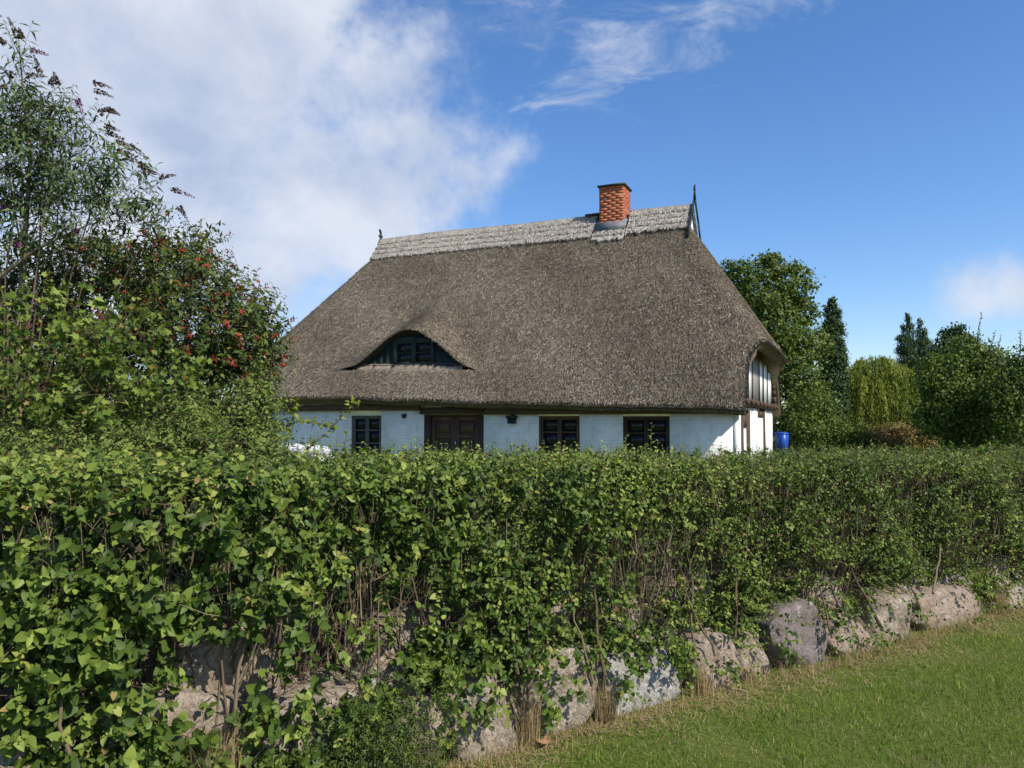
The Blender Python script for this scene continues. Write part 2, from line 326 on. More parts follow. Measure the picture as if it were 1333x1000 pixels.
def build_leaves(parent, name, leaf_name, pos, ld, nm, size, tint, tmpl, mate, n_parts=0, front=1.0):
    """foliage as one mesh; the n_parts leaves that show largest are objects of their own"""
    o0 = np.array(parent.location)
    keep = np.ones(len(pos), bool)
    if n_parts:
        d = pos-np.array([0, 0, EYE]); dist = np.linalg.norm(d, axis=1)
        c, s = math.cos(PITCH), math.sin(PITCH)
        zc = d[:, 1]*c+d[:, 2]*s; vv = (-d[:, 1]*s+d[:, 2]*c)/np.maximum(zc, .1); uu = d[:, 0]/np.maximum(zc, .1)
        vis = (zc > .5) & (np.abs(uu) < .66) & (np.abs(vv) < .49)
        score = np.where(vis, size/dist*(.3+np.abs((norm(d)*nm).sum(-1)))*rng.uniform(.75, 1, len(pos)) - front*.0, 0)
        sel = np.argsort(-score)[:n_parts]; keep[sel] = False
        nmn = norm(nm-(nm*ld).sum(-1, keepdims=True)*ld); bn = np.cross(ld, nmn)
        meshes = [np_mesh(leaf_name, tmpl[0], tmpl[1], mate, tint=np.full(len(tmpl[0]), v)) for v in (.15, .35, .5, .65, .8, .9)]
        for i in sel:
            o = link(leaf_name, meshes[min(5, int(tint[i]*6))], parent)
            Mx = Matrix.Identity(4)
            for r in range(3):
                Mx[r][0] = bn[i][r]*size[i]; Mx[r][1] = ld[i][r]*size[i]; Mx[r][2] = nmn[i][r]*size[i]; Mx[r][3] = pos[i][r]-o0[r]
            o.matrix_local = Mx
    V, F, _, _ = leaf_vf(pos[keep], ld[keep], nm[keep], size[keep], tmpl)
    me = np_mesh(name, V-o0, F, mate, tint=np.repeat(tint[keep], len(tmpl[0])))
    o = link(name, me, parent); o['kind'] = 'stuff'
    return o
def sprig_leaves(base, d, length, nl, size, outn, droop=.25, spread=.9, jitter=.5, tint_c=None):
    n = len(base); j = np.arange(nl)
    f = (j+.7)/nl
    pos = base[:, None]+d[:, None]*(length[:, None]*f)[..., None]
    side = norm(np.cross(d, rng.normal(0, 1, (n, 3)))); side2 = np.cross(d, side)
    ang = j*2.4
    sd_ = np.cos(ang)[None, :, None]*side[:, None]+np.sin(ang)[None, :, None]*side2[:, None]
    ld = norm(d[:, None]*.45+sd_*spread+np.array([0, 0, -droop])+rng.normal(0, .2, (n, nl, 3)))
    nm = norm(outn[:, None]+rng.normal(0, jitter, (n, nl, 3)))
    sz = size[:, None]*rng.uniform(.6, 1.15, (n, nl))*(1-.35*f[None]**3)
    tc_ = (tint_c if tint_c is not None else rng.uniform(.15, .75, n))
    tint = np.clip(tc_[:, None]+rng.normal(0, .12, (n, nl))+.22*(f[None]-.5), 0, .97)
    tint = np.where(rng.random((n, nl)) < .009, 1.0, tint)
    return [a.reshape((-1,)+a.shape[2:]) for a in (pos, ld, nm, sz, tint)]
def P(px, py, Y):
    d = pdir(px, py); d = d/d[1]*Y
    return np.array([d[0], d[1], d[2]+EYE])
def fbm(x, y, seed=0, sc=1.0, octv=4):
    r = np.random.default_rng(seed); v = 0; a = 1
    for o in range(octv):
        for q in range(3):
            th, ph = r.uniform(0, 6.28, 2); f = sc*(2**o)*r.uniform(.7, 1.3)
            v = v+a*np.sin(f*(x*np.cos(th)+y*np.sin(th))+ph)/3
        a *= .5
    return v

# ------------------------------------------------------------------ ground
A0 = np.array([-.245, 3.68]); DV = np.array([.84, .543]); DV /= np.linalg.norm(DV); NV = np.array([-DV[1], DV[0]])
def st(s, t): return A0+np.multiply.outer(s, DV)+np.multiply.outer(t, NV)
def gz(X, Y):
    t = (X-A0[0])*NV[0]+(Y-A0[1])*NV[1]
    k = np.clip((t-.16)/.12, 0, 1); far = np.clip((Y-24)/8, 0, 1)
    return .33*k*(1-far)-.06*k*np.clip((Y-9)/6, 0, 1)*(1-far)+.42*far*k+.012*fbm(X, Y, 3, 1.6)*np.clip(1-Y/30, 0, 1)
ss = np.concatenate([-np.geomspace(8, 600, 22)[::-1], np.linspace(-7.9, 14, 130), np.geomspace(14.4, 600, 22)])
ts = np.concatenate([-np.geomspace(6, 300, 14)[::-1], np.linspace(-5.9, 0, 50), np.linspace(.06, .4, 8), np.linspace(.6, 40, 60), np.geomspace(42, 900, 22)])
G = A0+ss[:, None, None]*DV+ts[None, :, None]*NV
GZ = gz(G[..., 0], G[..., 1]); n_s, n_t = len(ss), len(ts)
idx = np.arange(n_s*n_t).reshape(n_s, n_t)
F = np.stack([idx[:-1, :-1], idx[1:, :-1], idx[1:, 1:], idx[:-1, 1:]], -1).reshape(-1, 4)
g = link('ground', np_mesh('ground', np.concatenate([G.reshape(-1, 2), GZ.reshape(-1, 1)], 1), F, MT['ground'], True)); tag(g, 'short green lawn ground running past the stones to the garden', kind='structure')

# ------------------------------------------------------------------ cottage
TH = math.radians(24)
cot = empty('thatched_cottage', (5.1, 17.2, 0), -TH)
tag(cot, 'white half-timbered cottage with a big brown thatched roof and brick chimney', 'house')
L = 14.05; W = 8.0
def ze(x): return 1.96+.030*(-x)
def smin(a, b, k):
    h = np.clip(.5+.5*(b-a)/k, 0, 1); return b*(1-h)+a*h-k*h*(1-h)
ZR = 7.78
def zmain(x, y):
    e = ze(x)
    f = e+(y+.5)*(ZR-e)/4.5; bk = e+(8.5-y)*(ZR-e)/4.5
    hr = 7.42-(x+1.95)*1.58; hl = 7.42-(-x-L-0+1.95+0)*1.58 if False else 7.42-((-L-x)+1.95)*1.58
    z = smin(f, bk, .12); h = smin(hr, hl, .1)
    h = np.where((x > -1.95) | (x < -L+1.95), h, 99)
    hh = smin(z, np.minimum(h, 99), .55)
    z = np.where(h < 90, hh, z)
    return z
def rough(x, y): return .035*fbm(x, y, 5, 1.2, 3)+.012*fbm(x, y, 9, 7, 3)
YL, YD = .14, .27
hx = np.array([-13, -11.2, -10.75, -10.35, -10.0, -9.66, -9.36, -9.02, -8.68, -8.34, -7.88, -7.45, -6.95, -6.55, -5])
hz = np.array([-.9, -.25, .0, .16, .40, .62, .83, 1.0, 1.06, .99, .74, .42, .05, -.25, -.9])
xs_f = np.linspace(-13, -5, 400); hh_f = np.interp(xs_f, hx, hz*1.07); ker = np.exp(-np.linspace(-2, 2, 25)**2); ker /= ker.sum()
hh_f = np.convolve(np.pad(hh_f, 12, mode='edge'), ker, 'valid')
def hbrow(x): return np.interp(x, xs_f, hh_f, left=-.9, right=-.9)
def ztopB(x, y):
    m = zmain(x, y)
    br = zmain(x, np.full_like(x, YL))+hbrow(x)+.52*(y-YL)
    k = .34; h = np.clip(.5+.5*(br-m)/k, 0, 1)
    b = m*(1-h)+br*h+k*h*(1-h)
    return np.where(hbrow(x) > -.85, np.where(br > m-k, b, m), m)
def xr(y):
    a = np.clip((y-.30)/.75, 0, 1); c = np.clip((7.7-y)/.75, 0, 1); s = np.minimum(a, c); s = s*s*(3-2*s)
    return .16+.40*s
TK = .30
def shell(ys, zf, u):
    ys = np.asarray(ys); X = (-L-xr(ys))[:, None]+(2*xr(ys)+L)[:, None]*u[None]; Y = np.repeat(ys[:, None], len(u), 1)
    Z = zf(X, Y)+rough(X, Y)
    top = np.stack([X, Y, Z], -1)
    e = .02; dzx = (zf(X+e, Y)-zf(X-e, Y))/(2*e); yy = np.clip(Y, ys[0]+e, ys[-1]-e); dzy = (zf(X, yy+e)-zf(X, yy-e))/(2*e)
    dzx = np.clip(dzx, -2, 2); dzy = np.clip(dzy, -1.6, 1.6)
    nrm = norm(np.stack([-dzx, -dzy, np.ones_like(Z)], -1))
    return top, top-nrm*TK, nrm
ncol = 300; u = np.linspace(0, 1, ncol)
ysA = np.linspace(-.5, YL, 20); ysB = np.concatenate([np.linspace(YL, 4.4, 90), np.linspace(4.45, 8.5, 50)])
def grid_idx(r, c, off): return np.arange(r*c).reshape(r, c)+off
def quads(I, flip=False):
    q = np.stack([I[:-1, :-1], I[:-1, 1:], I[1:, 1:], I[1:, :-1]], -1).reshape(-1, 4)
    return q[:, ::-1] if flip else q
Vs, Fs, Vb, Fb = [], [], [], []
off = 0
surf = {}
for key, ysx, zf in (('A', ysA, zmain), ('B', ysB, ztopB)):
    top, bot, nrm = shell(ysx, zf, u); surf[key] = (top, nrm)
    r, c = top.shape[:2]
    It = grid_idx(r, c, off); Ib = grid_idx(r, c, off+r*c); off += 2*r*c
    Vs += [top.reshape(-1, 3), bot.reshape(-1, 3)]
    Fs.append(quads(It))
    Fb.append(quads(Ib, True))
    for col, fl in ((0, 1), (-1, 0)):
        q = np.stack([It[:-1, col], It[1:, col], Ib[1:, col], Ib[:-1, col]], -1); Fs.append(q[:, ::-1] if fl else q)
    if key == 'B':
        lipm = (hbrow(top[0, :, 0]) > .02)[:, None]
        bot[0] = np.where(lipm, top[0]+np.array([0, .26, -.10]), bot[0]); Vb_fix = bot
        Vs[-1] = bot.reshape(-1, 3)
    if key == 'A':
        q = np.stack([It[0, :-1], It[0, 1:], Ib[0, 1:], Ib[0, :-1]], -1); Fs.append(q[:, ::-1])
    else:
        q = np.stack([It[-1, :-1], It[-1, 1:], Ib[-1, 1:], Ib[-1, :-1]], -1); Fs.append(q)
        lipm = (hbrow(top[0, :, 0]) > .02); lm = lipm[:-1] & lipm[1:]
        q = np.stack([It[0, :-1], It[0, 1:], Ib[0, 1:], Ib[0, :-1]], -1)[lm]; Fs.append(q[:, ::-1]); nlip = len(q)
nF = sum(len(f) for f in Fs)
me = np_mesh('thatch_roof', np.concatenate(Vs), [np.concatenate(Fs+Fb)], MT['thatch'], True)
me.materials.append(MT['soffit']); me.materials.append(MT['shaded_reed'])
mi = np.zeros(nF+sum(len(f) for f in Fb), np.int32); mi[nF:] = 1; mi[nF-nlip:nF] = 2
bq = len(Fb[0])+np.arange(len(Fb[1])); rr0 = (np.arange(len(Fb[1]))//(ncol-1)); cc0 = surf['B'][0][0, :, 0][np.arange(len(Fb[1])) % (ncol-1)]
mi[nF+bq] = np.where((rr0 < 22) & (cc0 > -11.4) & (cc0 < -6.6), 2, 1)  # underside around the dormer gets the painted shade colour, like the lip face
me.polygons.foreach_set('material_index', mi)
# sharp edge between the thatch and its cut underside
sm = np.ones(len(mi), bool); me.polygons.foreach_set('use_smooth', sm)
roof = link('roof', me, cot)
# loose reeds lying over the thatch
def reeds_on(nr, rr, key, length=(.05, .13), width=(.010, .022)):
    top, nrm = surf[key]; r, c = top.shape[:2]
    i = rr.integers(0, r-1, nr); j = rr.integers(0, c-1, nr); a = rr.random(nr)[:, None]; b_ = rr.random(nr)[:, None]
    p = top[i, j]*(1-a)*(1-b_)+top[i+1, j]*a*(1-b_)+top[i, j+1]*(1-a)*b_+top[i+1, j+1]*a*b_
    return p, nrm[i, j]
pA, nA = reeds_on(15000, rng, 'A'); pB, nB = reeds_on(110000, rng, 'B')
mk = (pB[:, 1] < 4.0) | (rng.random(len(pB)) < .25); pB, nB = pB[mk], nB[mk]
mk = np.abs(pB[:, 1]-4.0) > .55; pB, nB = pB[mk], nB[mk]
p = np.concatenate([pA, pB]); n_ = np.concatenate([nA, nB])
down = norm(np.array([0, 0, -1.])-n_*(-n_[:, 2:3])); sidev = np.cross(n_, down)
yaw = rng.normal(0, .42, len(p))[:, None]; dirr = norm(down*np.cos(yaw)+sidev*np.sin(yaw)+n_*rng.uniform(.0, .35, (len(p), 1)))
ln = rng.uniform(.06, .17, len(p))[:, None]; wd = rng.uniform(.004, .010, len(p))[:, None]
# eave fringe and brow fringe
def fringe(pts, outward, nfr):
    i = rng.integers(0, len(pts)-1, nfr); f = rng.random(nfr)[:, None]; q = pts[i]*(1-f)+pts[i+1]*f
    dd = norm(outward+rng.normal(0, .25, (nfr, 3))); return q, dd
sb = np.cross(dirr, n_)
V = np.stack([p-dirr*ln*.3-sb*wd+n_*.004, p-dirr*ln*.3+sb*wd+n_*.004, p+dirr*ln*.7+sb*wd*.6+n_*.012, p+dirr*ln*.7-sb*wd*.6+n_*.012], 1)
tn = np.repeat(np.clip(rng.beta(1.6, 2.0, len(p))-.06*(p[:, 0]+7)/7+.08*np.sin(p[:, 0]*1.3+p[:, 1]*2), 0, 1), 4)
VV = [V.reshape(-1, 3)]; TT = [tn]
ptsl = []
topA = surf['A'][0]; topB = surf['B'][0]
ptsl.append(fringe(topA[0]-np.array([0, -.02, .02]), np.array([0, -.45, -.9]), 9000))
ptsl.append(fringe(topA[0]-np.array([0, -.14, .10]), np.array([0, -.25, -.9]), 5000))
br = topB[0][hbrow(topB[0][:, 0]) > .03]; ptsl.append(fringe(br, np.array([0, -.7, -.4]), 1800))
ptsl.append(fringe(topA[:, -1], np.array([.4, -.3, -.8]), 900)); ptsl.append(fringe(topB[:, -1], np.array([.6, 0, -.8]), 4000))
for q, dd in ptsl:
    s2 = norm(np.cross(dd, np.array([.3, 1, .2]))); l2 = rng.uniform(.02, .07, len(q))[:, None]; w2 = rng.uniform(.004, .009, len(q))[:, None]
    VV.append(np.stack([q-dd*.04-s2*w2, q-dd*.04+s2*w2, q+dd*l2+s2*w2*.6, q+dd*l2-s2*w2*.6], 1).reshape(-1, 3)); TT.append(np.repeat(rng.beta(2, 2.4, len(q)), 4))
V = np.concatenate(VV); F = np.arange(len(V)).reshape(-1, 4)
o = link('reed_ends', np_mesh('reed_ends', V, F, MT['reed'], tint=np.concatenate(TT)), roof); o['kind'] = 'stuff'

# ridge capping: four overlapping courses each side, cut open at the chimney
def course(x0, x1, k, side, seg=.06):
    xs = np.arange(x0, x1+.001, seg); r2 = np.random.default_rng(int(abs(x0)*100)+k*7+side)
    slope = np.array([0, -1, -(ZR-2.15)/4.5]); slope /= np.linalg.norm(slope); nr = np.array([0, slope[2], -slope[1]]); nr = np.array([0, -(ZR-2.15)/4.5, 1.]); nr /= np.linalg.norm(nr)
    if side < 0: slope = slope*np.array([1, -1, 1]); nr = nr*np.array([1, -1, 1])
    apex = np.array([0, 4.0, ZR-.03])
    s0, s1 = k*.245-.0, (k+1)*.245
    jit = r2.normal(0, .024 if k < 3 else .05, len(xs)); jit2 = r2.normal(0, .006, len(xs))
    rows = []
    for (s, h) in ((s0-.05, .03), (s0+.1, .055), (s1-.03, .075), (s1, .065), (s1+.005, .0)):
        if k == 0 and s <= s0: s = -.0; h = .10
        b_ = apex+slope*s+nr*h*1.0
        V = np.repeat(b_[None], len(xs), 0); V[:, 0] = xs
        V += slope[None]*(jit*(1 if s >= s1-.04 else 0))[:, None]+nr[None]*jit2[:, None]
        V[:, 2] += .02*np.sin(xs*1.1)-(.04*np.exp(-((xs+4.9)/1.5)**2))
        rows.append(V)
    I = np.arange(len(rows)*len(xs)).reshape(len(rows), len(xs)); F = quads(I, side > 0)
    V = np.concatenate(rows)
    caps = [np.array([I[0, c], I[1, c], I[2, c], I[3, c]]) for c in (0, -1)] + [np.array([I[0, c], I[3, c], I[4, c], I[4, c]]) for c in ()]
    return np_mesh('ridge_course', V, [F, np.array(caps)], MT['ridge_straw'])
for (x0, x1) in ((-12.25, -4.52), (-3.52, -1.72)):
    for k in range(4):
        for sd_ in (1, -1): link('ridge_course', course(x0, x1, k, sd_), roof)
for k in (3, 4): link('ridge_course', course(-4.52, -3.52, k, 1), roof)
# stitched reed tufts along the cap
nr = 9000; xx = rng.uniform(-12.2, -1.75, nr); sk = rng.integers(1, 5, nr)*.245
mk = (np.abs(xx+4.02) > .5) | (sk > .9); xx, sk = xx[mk], sk[mk]; nr = len(xx)
sl = np.array([0, -1, -(ZR-2.15)/4.5]); sl /= np.linalg.norm(sl); nrr = norm(np.array([0, -(ZR-2.15)/4.5, 1.]))
q = np.stack([xx, np.full(nr, 4.), np.full(nr, ZR-.03)], 1)+sl*(sk-rng.uniform(0, .2, nr))[:, None]+nrr*.08
dd = norm(sl+rng.normal(0, .16, (nr, 3))); s2 = norm(np.cross(dd, nrr)); l2 = rng.uniform(.05, .12, nr)[:, None]; w2 = rng.uniform(.004, .010, nr)[:, None]
V = np.stack([q-s2*w2, q+s2*w2, q+dd*l2+s2*w2, q+dd*l2-s2*w2], 1).reshape(-1, 3)
o = link('ridge_straw', np_mesh('ridge_straw', V, np.arange(len(V)).reshape(-1, 4), MT['pale_reed'], tint=np.repeat(rng.uniform(0, 1, nr), 4)), roof); o['kind'] = 'stuff'

# small gablet and crossed bargeboards at each ridge end
def slat(p0, p1, wd, th, nrm=(1, 0, 0)):
    p0, p1, nrm = map(lambda a: np.array(a, float), (p0, p1, nrm)); d = norm(p1-p0); s_ = np.cross(d, nrm)
    V = np.array([p+s_*a+nrm*b_ for p in (p0, p1) for (a, b_) in ((-wd/2, -th/2), (wd/2, -th/2), (wd/2, th/2), (-wd/2, th/2))])
    return V, np.array([(0, 1, 2, 3), (7, 6, 5, 4), (0, 4, 5, 1), (1, 5, 6, 2), (2, 6, 7, 3), (3, 7, 4, 0)])
for xe, sg, up in ((-1.68, 1, .42), (-L+1.80, -1, .18)):
    if sg < 0:
        V, F = merge([slat((xe, 4, ZR-.1), (xe, 4, ZR+.26), .07, .05), slat((xe, 3.9, ZR+.14), (xe, 4.1, ZR+.14), .05, .05), slat((xe, 4, ZR+.26), (xe, 3.93, ZR+.36), .06, .05)]); link('finial', np_mesh('finial', V, F, MT['black_iron']), cot); continue
    gb = link('gablet', np_mesh('gablet', *merge([(np.array([(xe-.12*sg, 3.45, 6.95), (xe-.12*sg, 4.55, 6.95), (xe-.12*sg, 4.0, 7.72), (xe-.2*sg, 3.45, 6.95), (xe-.2*sg, 4.55, 6.95), (xe-.2*sg, 4.0, 7.72)]), np.array([(0, 1, 2), (3, 5, 4)]))]), MT['white_paint']), cot)
    for yy in (-1, 1):
        pts = [(xe, 4-yy*-.92, ZR-1.13), (xe, 4-yy*-.42, ZR-.42), (xe, 4+yy*.0, ZR+.13), (xe, 4-yy*.09, ZR+.13+up*.6), (xe, 4-yy*.04, ZR+.13+up)]
        wds = [.13, .12, .10, .08, .035]; ps = []
        for a in range(4):
            V1, F1 = slat(pts[a], pts[a+1], (wds[a]+wds[a+1])/2, .035); V1[:, 0] += .018*yy
            ps.append((V1, F1))
        ps.append(slat((xe+.018*yy, 4-yy*.06, ZR+.13+up*.78), (xe+.018*yy, 4-yy*.17, ZR+.13+up*.70), .05, .035))
        V, F = merge(ps); link('bargeboard', np_mesh('bargeboard', V, F, MT['black_iron']), cot)

# chimney
CX0, CX1, CY0, CY1 = -4.39, -3.65, 3.63, 4.37
chim = boxes('chimney', [(CX0+.003, CX1-.003, CY0+.003, CY1-.003, 6.6, 8.50)], MT['mortar'], cot)
bm1 = {}
def brick_obj(x0, x1, y0, y1, z0, z1):
    key = (round(x1-x0, 3), round(y1-y0, 3))
    if key not in bm1:
        hx_, hy_, hz_ = (x1-x0)/2, (y1-y0)/2, (z1-z0)/2; bvl = .005
        V, F = box_vf(-hx_, hx_, -hy_, hy_, -hz_, hz_)
        V = V+np.random.default_rng(len(bm1)).normal(0, .0015, V.shape)
        bm1[key] = np_mesh('brick', V, F, MT['brick'])
    o = link('brick', bm1[key], chim); o.location = ((x0+x1)/2+rng.normal(0, .002), (y0+y1)/2+rng.normal(0, .002), (z0+z1)/2)
z = 7.18; c = 0
while z+.066 < 8.51:
    if c % 2 == 0: fx, fy = [(0, .24), (.25, .49), (.50, .74)], [(.125, .365), (.375, .615)]
    else: fx, fy = [(.125, .365), (.375, .615)], [(0, .24), (.25, .49), (.50, .74)]
    for a, b_ in fx:
        brick_obj(CX0+a, CX0+b_, CY0, CY0+.115, z, z+.066); brick_obj(CX0+a, CX0+b_, CY1-.115, CY1, z, z+.066)
    for a, b_ in fy:
        brick_obj(CX1-.115, CX1, CY0+a, CY0+b_, z, z+.066); brick_obj(CX0, CX0+.115, CY0+a, CY0+b_, z, z+.066)
    z += .078; c += 1
ZC = z+.002
boxes('chimney_cap', [(CX0-.045, CX1+.045, CY0-.045, CY1+.045, ZC, ZC+.05)], MT['tin'], chim)
th = np.linspace(0, 2*np.pi, 17)[:-1]
def lathe(prof, cx_, cy_, k=16):
    th = np.arange(k)*2*np.pi/k
    V = np.concatenate([np.stack([cx_+r*np.cos(th), cy_+r*np.sin(th), np.full(k, z_)], 1) for r, z_ in prof])
    I = np.arange(len(prof)*k).reshape(len(prof), k); I = np.concatenate([I, I[:, :1]], 1)
    return V, quads(I)
V, F = lathe([(.09, ZC+.05), (.09, ZC+.12), (.105, ZC+.13), (.06, ZC+.14), (.001, ZC+.14)], -4.02, 4.0)
link('flue', np_mesh('flue', V, F, MT['steel'], True), chim)
# lead apron, and a thin dark plate lying left of the chimney
sl2 = norm(sl)
def slab(x0, x1, s0, s1, h0, h1, name, mate, par):
    ap = np.array([0, 4., ZR-.03]); V = []
    for x_ in (x0, x1):
        for s_ in (s0, s1):
            for h_ in (h0, h1):
                v = ap+sl*s_+nrr*h_; v = v.copy(); v[0] = x_; V.append(v)
    F = np.array([(0, 1, 3, 2), (4, 6, 7, 5), (0, 4, 5, 1), (2, 3, 7, 6), (1, 5, 7, 3), (0, 2, 6, 4)])
    return link(name, np_mesh(name, np.array(V), F, mate), par)
slab(CX0-.10, CX1+.09, .38, .80, .02, .11, 'chimney_plate', MT['lead'], chim)
boxes('chimney_plate', [(CX0-.50, CX0-.005, 3.80, 4.20, ZR-.02, ZR+.03)], MT['tin'], chim)

# eyebrow dormer
dm = empty('dormer', (0, 0, 0), 0, cot)
xd = np.linspace(-11.15, -6.95, 60); zb_ = zmain(xd, np.full_like(xd, YD))-.05
zt_ = np.maximum(zmain(xd, np.full_like(xd, YL))+hbrow(xd)+.52*(YD-YL)-.15, zb_+.01)
# vertical boards, each cut to the curve of the brow
bw = .21; e0 = -10.7
while e0 < -7.0:
    e1 = min(e0+bw, -6.98)
    if not (-9.28 < (e0+e1)/2 < -8.03):
        xx_ = np.linspace(e0+.003, e1-.003, 3); zt1 = np.interp(xx_, xd, zt_); zb1 = np.interp(xx_, xd, zb_)
        V = np.concatenate([np.stack([xx_, np.full(3, YD+dy), zz_], 1) for dy in (0, .03) for zz_ in (zb1, zt1)])
        F = np.array([(0, 1, 4, 3), (1, 2, 5, 4), (3, 4, 10, 9), (4, 5, 11, 10), (0, 3, 9, 6), (2, 8, 11, 5), (6, 9, 10, 7), (7, 10, 11, 8)])
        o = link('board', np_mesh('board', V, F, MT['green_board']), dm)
    e0 = e1
wz0 = float(np.interp(-8.650, xd, zb_))+.09
boxes('backing', [(-10.130, -7.430, YD+.05, YD+.07, wz0-.1, wz0+.10), (-9.630, -7.780, YD+.05, YD+.07, wz0+.10, wz0+.34), (-9.130, -8.130, YD+.05, YD+.07, wz0+.34, wz0+.58)], MT['tin'], dm)
wn = boxes('window', [(-9.290, -8.020, YD-.03, YD+.03, wz0-.05, wz0), (-9.290, -9.230, YD-.03, YD+.03, wz0, wz0+.66), (-8.080, -8.020, YD-.03, YD+.03, wz0, wz0+.62),
                      (-8.680, -8.630, YD-.035, YD+.03, wz0, wz0+.70), (-9.230, -8.680, YD-.02, YD+.03, wz0+.60, wz0+.72), (-8.630, -8.080, YD-.02, YD+.03, wz0+.60, wz0+.68)], MT['green_frame'], dm)
for (a, b_) in ((-9.230, -8.680), (-8.630, -8.080)):
    boxes('sash', [(a, a+.045, YD-.012, YD+.02, wz0, wz0+.6), (b_-.045, b_, YD-.012, YD+.02, wz0, wz0+.6), (a+.045, b_-.045, YD-.012, YD+.02, wz0+.56, wz0+.61),
                   (a+.045, b_-.045, YD-.012, YD+.02, wz0, wz0+.045), (a+.045, b_-.045, YD-.01, YD+.018, wz0+.28, wz0+.31)], MT['green_frame'], wn)
    for c_, d_ in ((.045, .28), (.31, .56)): boxes('pane', [(a+.045, b_-.045, YD+.004, YD+.010, wz0+c_, wz0+d_)], MT['glass'], wn)
for (e0_, e1_) in ((-9.28, -8.97), (-8.96, -8.66), (-8.65, -8.35), (-8.34, -8.03)):
    m_e = (e0_+e1_)/2; zt1 = float(min(np.interp(e0_, xd, zt_), np.interp(e1_, xd, zt_))); boxes('board', [(e0_, e1_, YD+.035, YD+.05, wz0+.5, max(zt1, wz0+.55))], MT['green_board'], dm)
# pale reed sill below the dormer and the slope running in under the brow
xs_ = np.linspace(-10.45, -7.1, 50); Vv = []
rowsY = ((YL-.02, -.02), (YL-.01, .025), (YL+.10, .045), (YD-.05, .04), (YD+.03, .03))
for yv, h in rowsY:
    zz_ = zmain(xs_, np.full_like(xs_, yv))+rng.normal(0, .002, 50)+h*(np.clip(np.minimum(xs_+10.75, -6.85-xs_)*1.6, 0, 1)*1.2-.2/1.0); Vv.append(np.stack([xs_, np.full(50, yv), zz_], 1))
I = np.arange(len(rowsY)*50).reshape(len(rowsY), 50)
link('reed_sill', np_mesh('reed_sill', np.concatenate(Vv), quads(I), MT['sill_straw']), dm)
# ---- walls
OPN = [(-10.5, -9.5, .62, 1.79), (-8.16, -6.38, .12, 1.815), (-4.86, -3.78, .60, 1.76), (-2.7, -1.58, .60, 1.745)]
bx = []; e = -L
for (a, b_, z0, z1) in OPN:
    bx += [(e, a, 0, .25, .0, 2.15), (a, b_, 0, .25, .0, z0), (a, b_, 0, .25, z1, 2.15)]; e = b_
bx += [(e, -.16, 0, .25, 0, 2.05)]
boxes('front_wall', bx, MT['wall'], cot)
boxes('back_wall', [(-L, -.16, W-.25, W, 0, 2.15)], MT['wall'], cot)
boxes('side_wall', [(-L, -L+.25, .25, W-.25, 0, 3.6)], MT['wall'], cot)
boxes('eave_beam', [(-L, -8.25, -.13, -.003, 1.93, 2.10), (-6.3, .12, -.13, -.003, 1.80, 1.94)], MT['beam'], cot)
boxes('door_lintel', [(-8.25, -6.30, -.07, -.003, 1.82, 2.0)], MT['dark_wood'], cot)
# half-timbered gable
gp = np.array([(.285, 0), (W-.02, 0), (W-.02, 2.0), (W-.55, 3.05), (W-1.0, 3.35), (1.0, 3.35), (.55, 3.05), (.285, 2.0)])
V = np.concatenate([np.stack([np.full(8, -.14), gp[:, 0], gp[:, 1]], 1), np.stack([np.full(8, -.26), gp[:, 0], gp[:, 1]], 1)])
link('gable_wall', np_mesh('gable_wall', V, [np.array([list(range(8)), list(range(15, 7, -1))])], MT['white_paint']), cot) if False else None
me = bpy.data.meshes.new('gable_wall'); me.from_pydata([tuple(v) for v in V], [], [list(range(8)), list(range(15, 7, -1))]+[(i, (i+8), (i+1) % 8+8, (i+1) % 8) for i in range(8)]); me.materials.append(MT['white_paint'])
link('gable_wall', me, cot)
boxes('corner_pier', [(-.16, -.02, .0, .28, 0, 1.82)], MT['wall'], cot)
lower = [(.42, .66, 'dark', 1.80), (.70, 1.35, 'white', 1.45), (1.55, 1.85, 'dark', 1.9), (1.9, 2.75, 'white', 1.94), (2.85, 3.75, 'white', 1.96), (3.95, 5.1, 'white', 1.72), (5.2, 5.36, 'dark', 1.98), (5.45, 6.1, 'white', 1.98), (6.4, 7.95, 'white', 1.95)]
for a, b_, k_, zt1 in lower:
    boxes('post' if k_ == 'dark' else 'infill_panel', [(-.14, .0 if k_ == 'dark' else -.02-rng.random()*.03, a, b_, .0, zt1)], MT['beam'] if k_ == 'dark' else MT['white_paint'], cot, .006)
for a, b_, z0, z1 in ((.42, 1.4, 1.5, 1.80), (3.85, 5.1, 1.74, 1.92)): boxes('brace', [(-.135, -.03, a, b_, z0, z1)], MT['beam'], cot, .004)
boxes('stain_panel', [(-.14, -.035, 4.35, 4.85, .75, 1.4)], MT['worn_wood'], cot, .02) if False else None
boxes('tie_beam', [(-.16, .06, .05, W-.05, 1.98, 2.16)], MT['beam'], cot, .006)
for yj in np.arange(.5, 7.8, .9): boxes('joist_end', [(.06, .16, yj, yj+.14, 2.0, 2.13)], MT['beam'], cot, .004)
upper = [(.35, 1.25, 'white', 2.95), (1.32, 1.62, 'worn', 3.2), (1.7, 2.5, 'white', 3.32), (2.6, 4.1, 'worn', 3.33), (4.2, 5.1, 'white', 3.33), (5.2, 6.2, 'white', 3.33), (6.3, 7.4, 'white', 3.1)]
for a, b_, k_, zt1 in upper:
    boxes('infill_panel' if k_ == 'white' else 'plank', [(-.14, -.02-rng.random()*.04, a, b_, 2.16, zt1)], MT['white_paint'] if k_ == 'white' else MT['worn_wood'], cot, .006)
for yp in (1.64, 2.54, 4.13, 5.14, 6.24): boxes('stud', [(-.14, .0, yp, yp+.05, 2.16, 3.32)], MT['beam'], cot, .003)
